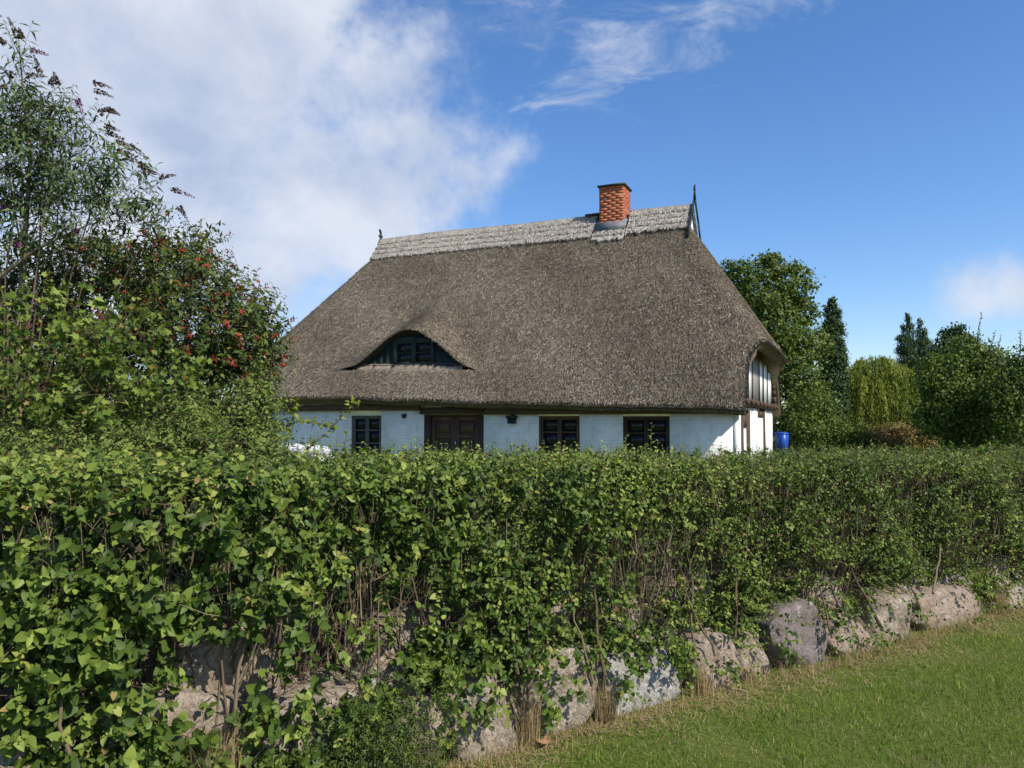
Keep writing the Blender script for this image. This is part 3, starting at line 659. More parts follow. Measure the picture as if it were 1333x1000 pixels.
for i in range(7):
    z0 = 2.02+i*.20; boxes('weather_board', [(-.02+.015, .10, 7.46+.02*i*0, 8.3-.11*i, z0, z0+.17)], MT['beam'] if i % 2 else MT['dark_wood'], cot, .006)
# windows
def window(a, b_, z0, z1, mf, shut=False):
    y = .07
    wd_ = boxes('window', [(a, a+.05, y-.04, y+.05, z0, z1), (b_-.05, b_, y-.04, y+.05, z0, z1), (a+.05, b_-.05, y-.04, y+.05, z1-.05, z1), (a+.05, b_-.05, y-.04, y+.05, z0, z0+.05)], mf, cot)
    mid = (a+b_)/2
    for (c_, d_) in ((a+.05, mid-.004), (mid+.004, b_-.05)):
        hs_ = (z1-.05-z0-.05)/3; s_ = [(c_, c_+.05, y-.02, y+.03, z0+.05, z1-.05), (d_-.05, d_, y-.02, y+.03, z0+.05, z1-.05)]
        s_ += [(c_+.05, d_-.05, y-.015, y+.028, z0+.05+hs_*k-.02, z0+.05+hs_*k+.02) for k in (1, 2)]+[(c_+.05, d_-.05, y-.02, y+.03, z0+.05, z0+.09), (c_+.05, d_-.05, y-.02, y+.03, z1-.09, z1-.05)]
        boxes('sash', s_, mf, wd_)
        for k in range(3): boxes('pane', [(c_+.05, d_-.05, y+.002, y+.007, z0+.05+hs_*k+.02, z0+.05+hs_*(k+1)-.02)], MT['glass'], wd_)
    boxes('sill', [(a-.03, b_+.03, -.03, .03, z0-.05, z0-.002)], MT['dark_wood'], wd_)
    boxes('dark_room', [(a, b_, .24, .246, z0, z1)], MT['tin'], wd_) if False else None
window(*OPN[0], MT['frame_grey']); window(*OPN[2], MT['door_wood']); window(*OPN[3], MT['dark_wood'])
a, b_, z0, z1 = OPN[1]
dr = boxes('door', [(a, a+.16, .02, .16, z0, z1), (b_-.16, b_, .02, .16, z0, z1), (a+.16, b_-.16, .02, .16, z1-.05, z1)], MT['dark_wood'], cot)
mid = (a+b_)/2
for k_, (c_, d_) in enumerate(((a+.16, mid-.004), (mid+.004, b_-.16))):
    boxes('door_leaf', [(c_, d_, .13, .17, z0, z1-.05), (c_, c_+.12, .10, .13, z0, z1-.05), (d_-.12, d_, .10, .13, z0, z1-.05), (c_+.12, d_-.12, .10, .13, z1-.17, z1-.05), (c_+.12, d_-.12, .10, .13, 1.18, 1.28), (c_+.12, d_-.12, .10, .13, z0, z0+.16)], MT['door_wood'], dr)
    boxes('door_panel', [(c_+.17, d_-.17, .105, .13, 1.33, z1-.22)], MT['door_wood'], dr)
    boxes('door_panel', [(c_+.17, d_-.17, .105, .13, z0+.21, 1.13)], MT['door_wood'], dr)
boxes('door_handle', [(mid+.03, mid+.05, .05, .09, 1.0, 1.12)], MT['steel'], dr)
# lamps under the eave
def lamp(x, zc_, sc):
    V, F = merge([box_vf(x-.11*sc, x+.11*sc, -.15*sc, -.002, zc_-.02, zc_+.05*sc), box_vf(x-.085*sc, x+.085*sc, -.13*sc, -.02, zc_-.13*sc, zc_-.02), box_vf(x-.03*sc, x+.03*sc, -.05, -.001, zc_+.05*sc, zc_+.10*sc)])
    return V, F
for x_, z_, sc, lb in ((-5.55, 1.72, 1.15, 'wider dark lantern under the eave between door and middle window'), (-8.75, 1.79, .55, 'small dark round lamp under the eave just left of the door')):
    r, c_ = math.cos(-TH), math.sin(-TH)
    root = empty('wall_lamp', (5.1+x_*r, 17.2+x_*c_, z_), -TH); tag(root, lb, 'lamp')
    V, F = lamp(0, 0, sc); link('housing', np_mesh('housing', V[:8], F[0][:6], MT['black_iron']), root)
    link('lamp_glass', np_mesh('lamp_glass', V[8:16], F[0][6:12]-8, MT['glass']), root)
    link('bracket', np_mesh('bracket', V[16:], F[0][12:]-16, MT['black_iron']), root)

# ------------------------------------------------------------------ wheelie bin
q = P(1018, 588, 29.5); bn_ = empty('wheelie_bin', (q[0], q[1], .42), .35); bn_.scale = (.62, .62, .82); tag(bn_, 'blue wheelie bin standing beside the right end of the cottage', 'bin')
ps = np.array([(-.22, -.26, .06), (.22, -.26, .06), (.22, .24, .06), (-.22, .24, .06), (-.27, -.33, .90), (.27, -.33, .90), (.27, .33, .90), (-.27, .33, .90)])
link('body', np_mesh('body', ps, np.array([(0, 3, 2, 1), (4, 5, 6, 7), (0, 1, 5, 4), (1, 2, 6, 5), (2, 3, 7, 6), (3, 0, 4, 7)]), MT['blue']), bn_)
ld_ = np.array([(-.29, -.37, .90), (.29, -.37, .90), (.29, .36, .93), (-.29, .36, .93), (-.25, -.32, .96), (.25, -.32, .96), (.25, .32, 1.0), (-.25, .32, 1.0)])
link('lid', np_mesh('lid', ld_, np.array([(0, 3, 2, 1), (4, 5, 6, 7), (0, 1, 5, 4), (1, 2, 6, 5), (2, 3, 7, 6), (3, 0, 4, 7)]), MT['blue']), bn_)
for s_ in (-1, 1):
    V, F = lathe([(.001, -.025), (.10, -.025), (.10, .025), (.001, .025)], 0, 0, 14); V = V[:, [2, 0, 1]]+np.array([s_*.25, .27, .10]); link('wheel', np_mesh('wheel', V, F, MT['rubber']), bn_)
V, F = tubes(np.array([[(-.24, .40, .95), (0, .41, .95), (.24, .40, .95)]]), np.full((1, 3), .015), 6); link('handle', np_mesh('handle', V, F, MT['blue']), bn_)

# ------------------------------------------------------------------ trees behind
def tree(name, label, cat, base, blobs, ncl, nleaf, size, mate, tmpl=CHIP, trunk_r=.16, sig=.22, droop=0., group=None, limbs=True, flat=1.0, shell_=.35):
    root = empty(name, tuple(base)); tag(root, label, cat, group)
    b0 = np.array(base, float); cen = np.array([b[0] for b in blobs]); rad = np.array([b[1] for b in blobs], float)
    if rad.ndim == 1: rad = np.stack([rad]*3, 1)
    wgt = (rad[:, 0]*rad[:, 1]*rad[:, 2])**(2/3); wgt /= wgt.sum()
    bi = rng.choice(len(blobs), ncl, p=wgt)
    dd = norm(rng.normal(0, 1, (ncl, 3))); rr_ = (shell_+(1-shell_)*rng.random(ncl)**.6)
    cc = cen[bi]+dd*rad[bi]*rr_[:, None]
    csz = rad[bi].mean(1)*sig*rng.uniform(.6, 1.3, ncl)
    n = ncl*nleaf; k = np.repeat(np.arange(ncl), nleaf)
    off_ = rng.normal(0, 1, (n, 3))*csz[k][:, None]*np.array([1, 1, .7*flat])
    pos = cc[k]+off_
    if droop: pos[:, 2] -= np.abs(rng.normal(0, droop, n))*rng.random(n)
    nmv = norm(dd[k]*.7+norm(off_)*.5+np.array([0, 0, .6])+rng.normal(0, .45, (n, 3)))
    ldv = norm(rng.normal(0, 1, (n, 3))+np.array([0, 0, -.4-(3 if droop else 0)]))
    tint = np.clip(rng.uniform(.15, .85, ncl)[k]+rng.normal(0, .15, n), 0, 1)
    V, F, _, _ = leaf_vf(pos, ldv, nmv, rng.uniform(.6, 1.2, n)*size, tmpl)
    o = link('crown', np_mesh('crown', V-b0, F, mate, tint=np.repeat(tint, len(tmpl[0]))), root)
    topc = cen.mean(0)
    pts = [b0, b0+(topc-b0)*np.array([.3, .3, .35]), b0+(topc-b0)*np.array([.6, .6, .7]), topc]
    V, F = tubes(np.array([pts])-b0, np.array([[1.25, 1, .75, .4]])*trunk_r, 8); link('trunk', np_mesh('trunk', V, F, MT['bark'], True), root)
    if limbs:
        st_ = b0+(topc-b0)*.45; pp = []
        for c_ in cen: pp.append([st_, st_*.5+c_*.5+rng.normal(0, .1, 3), c_+rng.normal(0, .2, 3)])
        V, F = tubes(np.array(pp)-b0, np.repeat(np.array([[.5, .33, .12]])*trunk_r, len(pp), 0), 6)
        for i in range(len(pp)):
            nv = 18; link('limb', np_mesh('limb', V[i*nv:(i+1)*nv], F[i*12:(i+1)*12]-i*nv, MT['bark'], True), root)
    return root
def BL(lst, Y):
    return [(P(px, py, Y+dy), (r if isinstance(r, tuple) else (r, r, r)) and np.array(r if isinstance(r, tuple) else (r, r, r), float)*Y/1000) for (px, py, r, dy) in lst]
GB = .40
q = P(985, 590, 33)
tree('broadleaf_tree', 'tall broadleaf tree rising right behind the thatched roof', 'tree', (q[0], 33, GB),
     BL([(965, 362, 26, 0), (1003, 350, 20, .5), (1035, 368, 24, -.3), (1000, 390, 34, 0), (1045, 405, 22, .4), (1010, 430, 36, -.5), (1042, 450, 34, 0), (1030, 490, 34, -.6), (1050, 520, 30, 0), (1025, 550, 34, -1), (1055, 565, 26, -.8), (960, 400, 30, 1), (1005, 338, 10, 0), (950, 350, 12, 0)], 33), 900, 34, .17, MT['tree_leaf'], trunk_r=.22)
q = P(1084, 590, 35)
tree('columnar_conifer', 'narrow pointed dark green conifer beside the broadleaf tree', 'tree', (q[0], 35, GB),
     BL([(1083, 394, (5, 5, 8), 0), (1084, 410, (10, 10, 16), 0), (1084, 435, (14, 14, 22), 0), (1084, 465, (17, 17, 26), 0), (1084, 500, (19, 19, 30), 0), (1082, 535, (21, 21, 30), 0), (1082, 565, (23, 23, 24), 0)], 35), 2600, 18, .11, MT['dark_leaf'], sig=.12, limbs=False, shell_=.6)
q = P(1137, 590, 36)
tree('weeping_willow', 'yellow-green weeping tree with hanging shoots left of the tall spruce', 'tree', (q[0], 36, GB),
     BL([(1112, 484, (15, 15, 9), 0), (1142, 472, (17, 17, 10), 0), (1168, 482, (13, 13, 9), 0), (1106, 505, (13, 14, 14), -.5), (1136, 505, (15, 14, 14), -.2), (1166, 512, (14, 14, 16), 0), (1100, 540, (11, 12, 16), -.7), (1150, 550, (16, 14, 16), .2), (1122, 472, (10, 10, 7), 0), (1155, 478, (12, 12, 8), 0), (1125, 490, (16, 16, 12), -.3), (1150, 500, (18, 16, 14), -.2), (1120, 530, (18, 14, 18), .2), (1180, 498, (8, 8, 8), 0), (1098, 498, (9, 9, 7), -.4), (1093, 520, (8, 8, 10), -.6), (1150, 466, (9, 9, 5), 0), (1135, 555, (26, 16, 18), .3)], 36), 330, 40, .16, MT['willow_leaf'], tmpl=LANCE, droop=.5, sig=.3, trunk_r=.14)
wl = bpy.data.objects['weeping_willow']; wb0 = np.array(wl.location); nS_ = 620
doms = [(1110, 492, 22, 22), (1142, 482, 26, 22), (1168, 492, 20, 20), (1096, 520, 13, 18), (1178, 520, 14, 20), (1130, 505, 34, 20)]
di = rng.integers(0, len(doms), nS_); cD = np.array([P(d_[0], d_[1], 36) for d_ in doms])[di]; rD = np.array([[d_[2], d_[2], d_[3]] for d_ in doms])[di]*.036
vD = norm(rng.normal(0, 1, (nS_, 3))+np.array([0, -.3, .5])); vD[:, 2] = np.abs(vD[:, 2]); top_ = cD+vD*rD*rng.uniform(.75, 1.12, (nS_, 1)); lnS = rng.uniform(.5, 2.6, nS_)
fS = rng.random((nS_, 46)); pS = top_[:, None]+vD[:, None]*np.array([.35, .35, 0])*np.sqrt(fS)[..., None]; pS[..., 2] -= lnS[:, None]*fS; pS += rng.normal(0, .035, pS.shape)
pS = pS.reshape(-1, 3); ok = pS[:, 2] > GB; nl_ = len(pS)
V, F, _, _ = leaf_vf(pS[ok], norm(rng.normal(0, .35, (nl_, 3))+np.array([0, 0, -1.]))[ok], norm(rng.normal(0, .6, (nl_, 3))+np.array([.3, -.8, .3]))[ok], (rng.uniform(.7, 1.3, nl_)*.17)[ok], LANCE)
link('hanging_shoots', np_mesh('hanging_shoots', V-wb0, F, MT['willow_leaf'], tint=np.repeat(np.clip(np.repeat(rng.uniform(.05, .95, nS_), 46)+rng.normal(0, .1, nl_), 0, 1)[ok], 4)), wl)['kind'] = 'stuff'
q = P(1190, 590, 50)
tree('spruce', 'dark blue-green spruce with forked top standing far right', 'tree', (q[0], 50, GB),
     BL([(1182, 410, (4, 4, 7), 0), (1197, 418, (4, 4, 7), 0), (1182, 424, (9, 9, 7), 0), (1199, 430, (9, 9, 7), 0), (1178, 438, (11, 11, 7), 0), (1200, 444, (13, 13, 8), 0), (1182, 452, (15, 15, 8), 0), (1206, 458, (15, 15, 8), 0), (1188, 470, (22, 22, 10), 0), (1200, 482, (26, 26, 10), 0), (1192, 505, (28, 28, 18), 0), (1192, 545, (28, 28, 26), 0)], 50), 1500, 22, .22, MT['dark_leaf'], tmpl=LANCE, sig=.16, droop=.35, limbs=False)
q = P(1243, 590, 44)
tree('round_tree', 'dark rounded tree crown between the spruce and the fruit trees', 'tree', (q[0], 44, GB),
     BL([(1243, 445, 20, 0), (1225, 470, 22, 0), (1262, 468, 24, 0), (1245, 500, 34, 0)], 44), 420, 30, .22, MT['dark_leaf'])
def shoots(root, pts, mate, size, leafsz):
    b0 = np.array(root.location)
    for (p0, p1) in pts:
        p0, p1 = np.array(p0), np.array(p1); L_ = np.linalg.norm(p1-p0); nl = int(L_/leafsz*2.2)+4
        f = np.linspace(.1, 1, nl)[:, None]; d_ = norm(p1-p0)
        mid_ = (p0+p1)/2+rng.normal(0, .04*L_, 3)
        pos = (1-f)**2*p0+2*f*(1-f)*mid_+f**2*p1
        ldv = norm(d_*.6+rng.normal(0, .6, (nl, 3))); V, F, _, _ = leaf_vf(pos, ldv, norm(rng.normal(0, .6, (nl, 3))+np.array([.2, -.4, .8])), leafsz*(1.1-.5*f[:, 0])*rng.uniform(.8, 1.2, nl), OVAL)
        o = link('shoot', np_mesh('shoot', V-b0, F, mate, tint=np.repeat(rng.uniform(.3, .9, nl), 5)), root)
        Vt, Ft = tubes(np.array([[p0, mid_, p1]])-b0, np.array([[size, size*.7, size*.3]]), 4)
        s_ = link('stem', np_mesh('stem', Vt, Ft, MT['twig'], tint=np.full(len(Vt), .4)), root)
q = P(1262, 590, 27)
t1 = tree('fruit_tree', 'bushy fruit tree with upright shoots left of the right picture edge', 'tree', (q[0], 27, GB-.02),
     BL([(1225, 490, 30, 0), (1262, 465, 28, .3), (1292, 475, 26, 0), (1240, 525, 36, 0), (1285, 520, 36, -.3), (1215, 545, 26, 0), (1262, 555, 34, 0)], 27), 760, 30, .13, MT['fruit_leaf'], trunk_r=.12)
shoots(t1, [(P(a, b_, 27), P(c_, d_, 27)) for a, b_, c_, d_ in ((1272, 460, 1278, 408), (1262, 455, 1258, 432), (1285, 460, 1296, 430), (1240, 470, 1226, 438), (1300, 465, 1303, 436), (1215, 480, 1205, 455))], MT['fruit_leaf'], .02, .13)
q = P(1345, 590, 25)
t2 = tree('fruit_tree', 'dark bushy fruit tree cut by the right picture edge', 'tree', (q[0], 25, GB-.05),
     BL([(1345, 480, 34, 0), (1320, 510, 34, 0), (1375, 500, 44, 0), (1330, 550, 38, -.3), (1385, 550, 40, 0)], 25), 560, 30, .13, MT['tree_leaf'], trunk_r=.12)
shoots(t2, [(P(a, b_, 25), P(c_, d_, 25)) for a, b_, c_, d_ in ((1325, 475, 1328, 430), (1340, 460, 1350, 415), (1310, 485, 1300, 455))], MT['fruit_leaf'], .02, .12)
for (lb, nm_, px, Y, bl, mt, ls) in (
    ('brownish shrub with tan seed heads at the willow foot', 'brown_shrub', 1175, 30, [(1140, 572, 18, 0), (1168, 572, 22, 0), (1198, 575, 18, 0)], 'brown_leaf', .10),
    ('dark leafy shrub between the blue bin and the brown shrub', 'leafy_shrub', 1085, 30, [(1045, 560, 24, 0), (1072, 562, 28, .5), (1105, 570, 24, 0), (1060, 530, 24, .6)], 'tree_leaf', .12),
    ('low dark hedge-like shrubs under the fruit trees', 'dark_shrub', 1270, 33, [(1215, 560, 22, 0), (1250, 565, 24, 0), (1290, 562, 26, 0), (1335, 562, 28, 0), (1380, 560, 28, 0)], 'dark_leaf', .13)):
    q = P(px, 590, Y); tree(nm_, lb, 'shrub', (q[0], Y, GB), BL(bl, Y), 420, 30, ls, MT[mt], trunk_r=.05)
# a belt of distant trees closing the view to the right and left
rb = np.random.default_rng(3)
for i, (px, py, r) in enumerate(((1100, 530, 40), (1165, 540, 34), (1230, 535, 40), (1300, 530, 44), (1390, 525, 50), (1480, 520, 55), (60, 500, 60), (-60, 500, 60), (200, 520, 50))):
    Y = 60+6*rb.random(); q = P(px, 590, Y)
    tree('distant_tree', ['far tree in the belt showing behind the willow, left one', 'far tree in the belt showing behind the willow, right one', 'far tree in the belt right behind the spruce', 'far tree in the belt behind the upright shoots of the fruit tree', 'far tree in the belt at the right picture edge', 'far tree outside the right picture edge', 'far tree behind the trunk of the butterfly bush', 'far tree outside the left picture edge', 'far tree behind the red berry bush'][i], 'tree', (q[0], Y, GB), BL([(px-r*.5, py+8, r*.6, 0), (px+r*.5, py+12, r*.6, 0), (px, py, r*.7, 0), (px, py+35, r, 0)], Y), 260, 26, .42, MT['dark_leaf'], group='distant trees beyond the garden')

# ------------------------------------------------------------------ stone retaining wall under the hedge
wall = empty('stone_wall', (A0[0], A0[1], 0)); tag(wall, 'low wall of rough granite boulders under the hedge', 'wall')
def stone(s0, s1, h, mt, t=.0, dep=.34, z0=-.06, seed=0, lean=.10, taper=.8):
    r = np.random.default_rng(seed); n = 19
    g1 = np.linspace(-1, 1, n); faces = []; Vs_, Fs_ = [], []; k = 0
    for ax in range(3):
        for sg in (-1, 1):
            a, b_ = np.meshgrid(g1, g1, indexing='ij'); v = np.zeros((n, n, 3)); v[..., ax] = sg; v[..., (ax+1) % 3] = a; v[..., (ax+2) % 3] = b_
            Vs_.append(v.reshape(-1, 3)); I = np.arange(n*n).reshape(n, n)+k; Fs_.append(quads(I, sg > 0)); k += n*n
    V = np.concatenate(Vs_)
    pw = 9.; nrm_ = (np.abs(V)**pw).sum(1)**(1/pw); V = V/nrm_[:, None]
    ph = r.uniform(0, 6, 30); d_ = 0
    for q_ in range(10):
        kv = r.normal(0, 1, 3)*(1.1 if q_ < 4 else 3.6 if q_ < 8 else 8); d_ = d_+np.sin(V@kv+ph[q_])*(.038 if q_ < 4 else .022 if q_ < 8 else .012)
    V = V*(1+d_[:, None])
    # broken facets
    for q_ in range(12):
        fn = norm(r.normal(0, 1, 3)*np.array([1, .55, 1])); lim = r.uniform(.86, 1.10); ex = np.maximum(V@fn-lim, 0); V = V-ex[:, None]*fn*.85
    fd = 0
    for q_ in range(12): kv = r.normal(0, 1, 3)*(7 if q_ < 6 else 13); fd = fd+np.sin(V@kv+r.uniform(0, 6))*(.009 if q_ < 6 else .006)
    V = V*(1+fd[:, None])
    wv = (s1-s0)/2*1.20; ro = r.normal(0, .09); V = np.stack([V[:, 0]*math.cos(ro)-V[:, 2]*math.sin(ro)*.6, V[:, 1], V[:, 2]*math.cos(ro)+V[:, 0]*math.sin(ro)*.6], 1); zz_ = np.clip((V[:, 2]+1)/2, -.1, 1.1)
    tp = 1-(1-(.35+.65*taper))*np.clip(zz_, 0, 2)**1.5
    S = .035+(s0+s1)/2+V[:, 0]*wv*tp+r.normal(0, .05)*zz_; T = t+dep/2+V[:, 1]*dep/2+lean*zz_; Z = z0+zz_*(h-z0)
    XY = A0+S[:, None]*DV+T[:, None]*NV
    o = link('stone', np_mesh('stone', np.concatenate([XY-A0, Z[:, None]], 1), np.concatenate(Fs_), MT[mt], True), wall)
    return o
front = [(0.0, .37, .42, 'stone_beige', 1, .75), (.38, .84, .44, 'stone_beige', 2, .9), (.88, 1.56, .30, 'stone_grey', 3, .85), (1.58, 1.95, .33, 'stone_pink', 4, .7), (1.97, 2.26, .30, 'stone_beige', 5, .7),
         (2.32, 2.82, .38, 'stone_purple', 6, .72), (2.88, 3.38, .27, 'stone_pink', 7, .6), (3.42, 3.95, .36, 'stone_beige', 8, .8), (4.0, 5.05, .27, 'stone_pink', 9, .85), (5.15, 5.5, .24, 'stone_beige', 10, .7), (5.5, 6.4, .19, 'stone_purple', 11, .85),
         (6.4, 7.1, .25, 'stone_beige', 12, .8), (7.1, 8.0, .3, 'stone_grey', 13, .8), (8.0, 8.7, .25, 'stone_pink', 14, .8), (8.7, 9.6, .3, 'stone_beige', 15, .8), (9.6, 10.5, .25, 'stone_grey', 27, .8),
         (-.42, -.02, .30, 'stone_pink', 16, .7), (-.95, -.45, .44, 'stone_beige', 17, .85), (-1.55, -.98, .50, 'stone_beige', 18, .85), (-2.1, -1.58, .50, 'stone_beige', 19, .8), (-2.75, -2.12, .55, 'stone_pink', 20, .8), (-3.4, -2.78, .5, 'stone_grey', 21, .8), (-4.2, -3.43, .5, 'stone_beige', 22, .8)]
for a, b_, h, mt, sdn, tp in front: stone(a, b_, h, mt, seed=sdn, taper=tp, t=rng.normal(0, .012), dep=.42)
upper_s = [(.62, .80, .74, 'stone_beige', 40), (1.0, 1.35, .57, 'stone_beige', 41), (1.5, 1.95, .66, 'stone_beige', 42), (3.9, 4.5, .42, 'stone_beige', 43), (4.5, 5.1, .40, 'stone_grey', 44), (-.5, .0, .66, 'stone_beige', 45), (-1.3, -.75, .72, 'stone_beige', 46), (2.9, 3.4, .5, 'stone_beige', 47), (5.4, 6.1, .40, 'stone_beige', 48), (.05, .45, .66, 'stone_beige', 49)]
for a, b_, h, mt, sdn in upper_s: stone(a, b_, h, mt, t=.20, dep=.3, z0=.15, seed=sdn, taper=.7)
# earth packed behind the stones
sv = np.linspace(-5, 12, 120); rows = []
for t_, z_ in ((.12, -.1), (.18, .12), (.30, .30), (.5, .38), (1.4, .36), (1.5, .30)):
    xy = A0+sv[:, None]*DV+t_*NV; rows.append(np.concatenate([xy-A0, (z_+rng.normal(0, .015, len(sv)))[:, None]], 1))
I = np.arange(6*len(sv)).reshape(6, len(sv)); o = link('earth_bank', np_mesh('earth_bank', np.concatenate(rows), quads(I), MT['soil'], True)); o.location = (A0[0], A0[1], 0); tag(o, kind='structure')

# ------------------------------------------------------------------ hedge
hedge = empty('hedge', (A0[0]+.3*NV[0], A0[1]+.3*NV[1], .3)); tag(hedge, 'long leafy clipped hedge growing on top of the stone wall', 'hedge')
def to3(s, t, z): return np.concatenate([A0+s[:, None]*DV+t[:, None]*NV, z[:, None]], 1)
N3 = np.array([-NV[0], -NV[1], 0]); D3 = np.array([DV[0], DV[1], 0])
def ztop(s): return 1.375-.0185*s+.018*np.sin(s*1.9)+.012*np.sin(s*4.3+1)
def bottom(s): return .30-.03*np.clip(s, 0, 6)+.09*np.sin(s*2.3+.4)+.07*np.sin(s*5.1+2)-.10*np.clip(-s/2, 0, 1)
def tfront(s, z): return .10+.05*np.sin(s*3.1+z*2)+.04*np.sin(s*7+z*5)-.16*np.clip(-s+.6, 0, 1)*np.clip(1.1-z, 0, 1)
TB = 1.30
nS = 27000
# more sprigs per metre on the near, left part
s = np.where(rng.random(nS) < .72, rng.uniform(-3.6, 7.5, nS), rng.uniform(7.5, 12.5, nS)); s[:1500] = rng.uniform(-3.2, 2.2, 1500); s[1500:5500] = rng.uniform(1.2, 7.5, 4000)
sel = rng.random(nS)
isf = sel < .58; ist = (sel >= .58) & (sel < .90)
z = np.where(isf, bottom(s)+(ztop(s)-.04-bottom(s))*rng.random(nS)**1.22, ztop(s)-.07-np.abs(rng.normal(0, .03, nS)))
dpt = np.abs(rng.normal(0, .09, nS))
t = np.where(isf, tfront(s, z)+dpt+.05, rng.uniform(.12, TB, nS))
isb = ~(isf | ist); t = np.where(isb, TB-np.abs(rng.normal(0, .12, nS)), t); z = np.where(isb, rng.uniform(.5, 1.33, nS), z)
# rounded shoulder between front face and top
sh = np.clip((z-(ztop(s)-.22))/.22, 0, 1); t = np.where(isf, t+.10*sh**2, t)
z = np.where(ist & (t < .3), z-.07*(.3-t)/.2, z)
# thin patches where the stems show
thin = (np.exp(-((s-1.6)/.75)**2)+.75*np.exp(-((s+1.25)/.3)**2)+.55*np.exp(-((s-3.3)/.4)**2)+.5*np.exp(-((s+.3)/.25)**2))*np.clip((1.13-z)/.35, 0, 1)*np.clip((z-.35)/.2, 0, 1)
keep = (rng.random(nS) > thin*.6) | ~isf
fb = fbm(s*1.0, z*2.2, 21, 3.0, 3); keep &= (rng.random(nS) > np.clip(.38-1.0*fb+.10*np.clip(-s, 0, 1.5), 0, .85)) | ~isf
s, t, z, isf, ist, isb = [a[keep] for a in (s, t, z, isf, ist, isb)]; nS = len(s)
base_p = to3(s, t, z)
outd = np.where(isf[:, None], N3, np.where(ist[:, None], np.array([0, 0, 1.]), -N3))
d = norm(outd*.75+np.array([0, 0, .55])*isf[:, None]+rng.normal(0, .42, (nS, 3)))
lo = isf & (z < bottom(s)+.2); d[lo] = norm(d[lo]+np.array([0, 0, -.75]))
lens = rng.uniform(.08, .20, nS)
big_leaf = np.clip((2.0-s)/3.2, 0, 1)
lsz = .0285+.021*big_leaf*rng.uniform(.6, 1.2, nS)
lsz = np.where(ist, lsz*.82, lsz)
nside = norm(N3*np.where(isf, .75, .25)[:, None]+np.array([0, 0, .55])+np.array(SUN)*.25)
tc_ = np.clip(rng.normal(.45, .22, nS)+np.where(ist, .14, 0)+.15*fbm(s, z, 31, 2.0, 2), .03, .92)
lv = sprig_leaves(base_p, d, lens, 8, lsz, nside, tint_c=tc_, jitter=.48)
# sparse interior leaves
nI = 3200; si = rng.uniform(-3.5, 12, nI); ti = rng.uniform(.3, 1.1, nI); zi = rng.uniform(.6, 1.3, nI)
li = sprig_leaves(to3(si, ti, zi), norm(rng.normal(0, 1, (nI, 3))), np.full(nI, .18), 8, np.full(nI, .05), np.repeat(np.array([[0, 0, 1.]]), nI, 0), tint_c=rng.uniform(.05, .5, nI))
lv = [np.concatenate([a, b_]) for a, b_ in zip(lv, li)]
nD = 430; sD = rng.uniform(-3.2, 6.5, nD); sD = np.where(sD > 1.0, sD-(rng.random(nD) < .5)*3.2, sD); sD = np.where(rng.random(nD) < .55, np.round(sD/.47)*.47+rng.normal(0, .07, nD), sD); zD = rng.uniform(.16, .48, nD)-.03*np.clip(sD, 0, 6); tD = rng.uniform(-.10, .03, nD)
dl = sprig_leaves(to3(sD, tD, zD), norm(N3*.5+np.array([0, 0, -.3])+rng.normal(0, .5, (nD, 3))), rng.uniform(.05, .14, nD), 6, (.030+.020*np.clip((2.0-sD)/3.2, 0, 1)), np.repeat((N3*.8+np.array([0, 0, .5]))[None], nD, 0), tint_c=np.clip(rng.normal(.5, .2, nD), 0, .9))
lv = [np.concatenate([a, b_]) for a, b_ in zip(lv, dl)]
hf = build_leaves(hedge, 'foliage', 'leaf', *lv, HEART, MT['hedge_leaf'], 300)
# stalks of the sprigs
e_ = base_p+d*lens[:, None]; b1 = base_p-d*.10
V, F = tubes(np.stack([b1, e_], 1), np.stack([np.full(nS, .0026), np.full(nS, .0010)], 1), 3)
# woody stems
nW = 1500; s1_ = rng.uniform(-3.8, 10, nW); s1_ = np.where(rng.random(nW) < .4, np.round(s1_/.42)*.42+rng.normal(0, .05, nW), s1_)
t1_ = np.clip(.24+np.abs(rng.normal(0, .2, nW)), .14, 1.1); z1_ = np.full(nW, .30)
lean = rng.normal(0, .13, (nW, 2)); hh_ = rng.uniform(.45, 1.02, nW)
mseg = 6; f = np.linspace(0, 1, mseg)
wob = np.cumsum(rng.normal(0, .016, (nW, mseg, 2)), 1)
S_ = s1_[:, None]+lean[:, :1]*f+wob[..., 0]; T_ = t1_[:, None]+(lean[:, 1:]-.10)*f*1.0+wob[..., 1]; T_ = np.maximum(T_, .10+tfront(S_, .3+f[None]*hh_[:, None])*.6); Z_ = z1_[:, None]+hh_[:, None]*f
Pw = np.concatenate([A0+S_[..., None]*DV+T_[..., None]*NV, Z_[..., None]], -1)
rw = rng.uniform(.0022, .0062, nW)[:, None]*(1-.65*f)
V2, F2 = tubes(Pw, rw, 5)
# side branchlets
nb = 5000; iw = rng.integers(0, nW, nb); jw = rng.integers(1, mseg-1, nb); p0 = Pw[iw, jw]; dd = norm(N3*rng.uniform(-.1, .9, (nb, 1))+np.array([0, 0, .8])+rng.normal(0, .5, (nb, 3))); l_ = rng.uniform(.06, .28, nb)[:, None]
V3, F3 = tubes(np.stack([p0, p0+dd*l_*.5+rng.normal(0, .01, (nb, 3)), p0+dd*l_], 1), np.repeat(np.array([[.0024, .0018, .0009]]), nb, 0), 3)
o0 = np.array(hedge.location)
allV = np.concatenate([V, V2, V3])-o0; allF = np.concatenate([F, F2+len(V), F3+len(V)+len(V2)])
tt = np.concatenate([np.full(len(V), .3), np.repeat(rng.uniform(.1, 1, nW), mseg*5), np.repeat(rng.uniform(.2, 1, nb), 9)])
o = link('twigs', np_mesh('twigs', allV, allF, MT['twig'], tint=tt), hedge); o['kind'] = 'stuff'
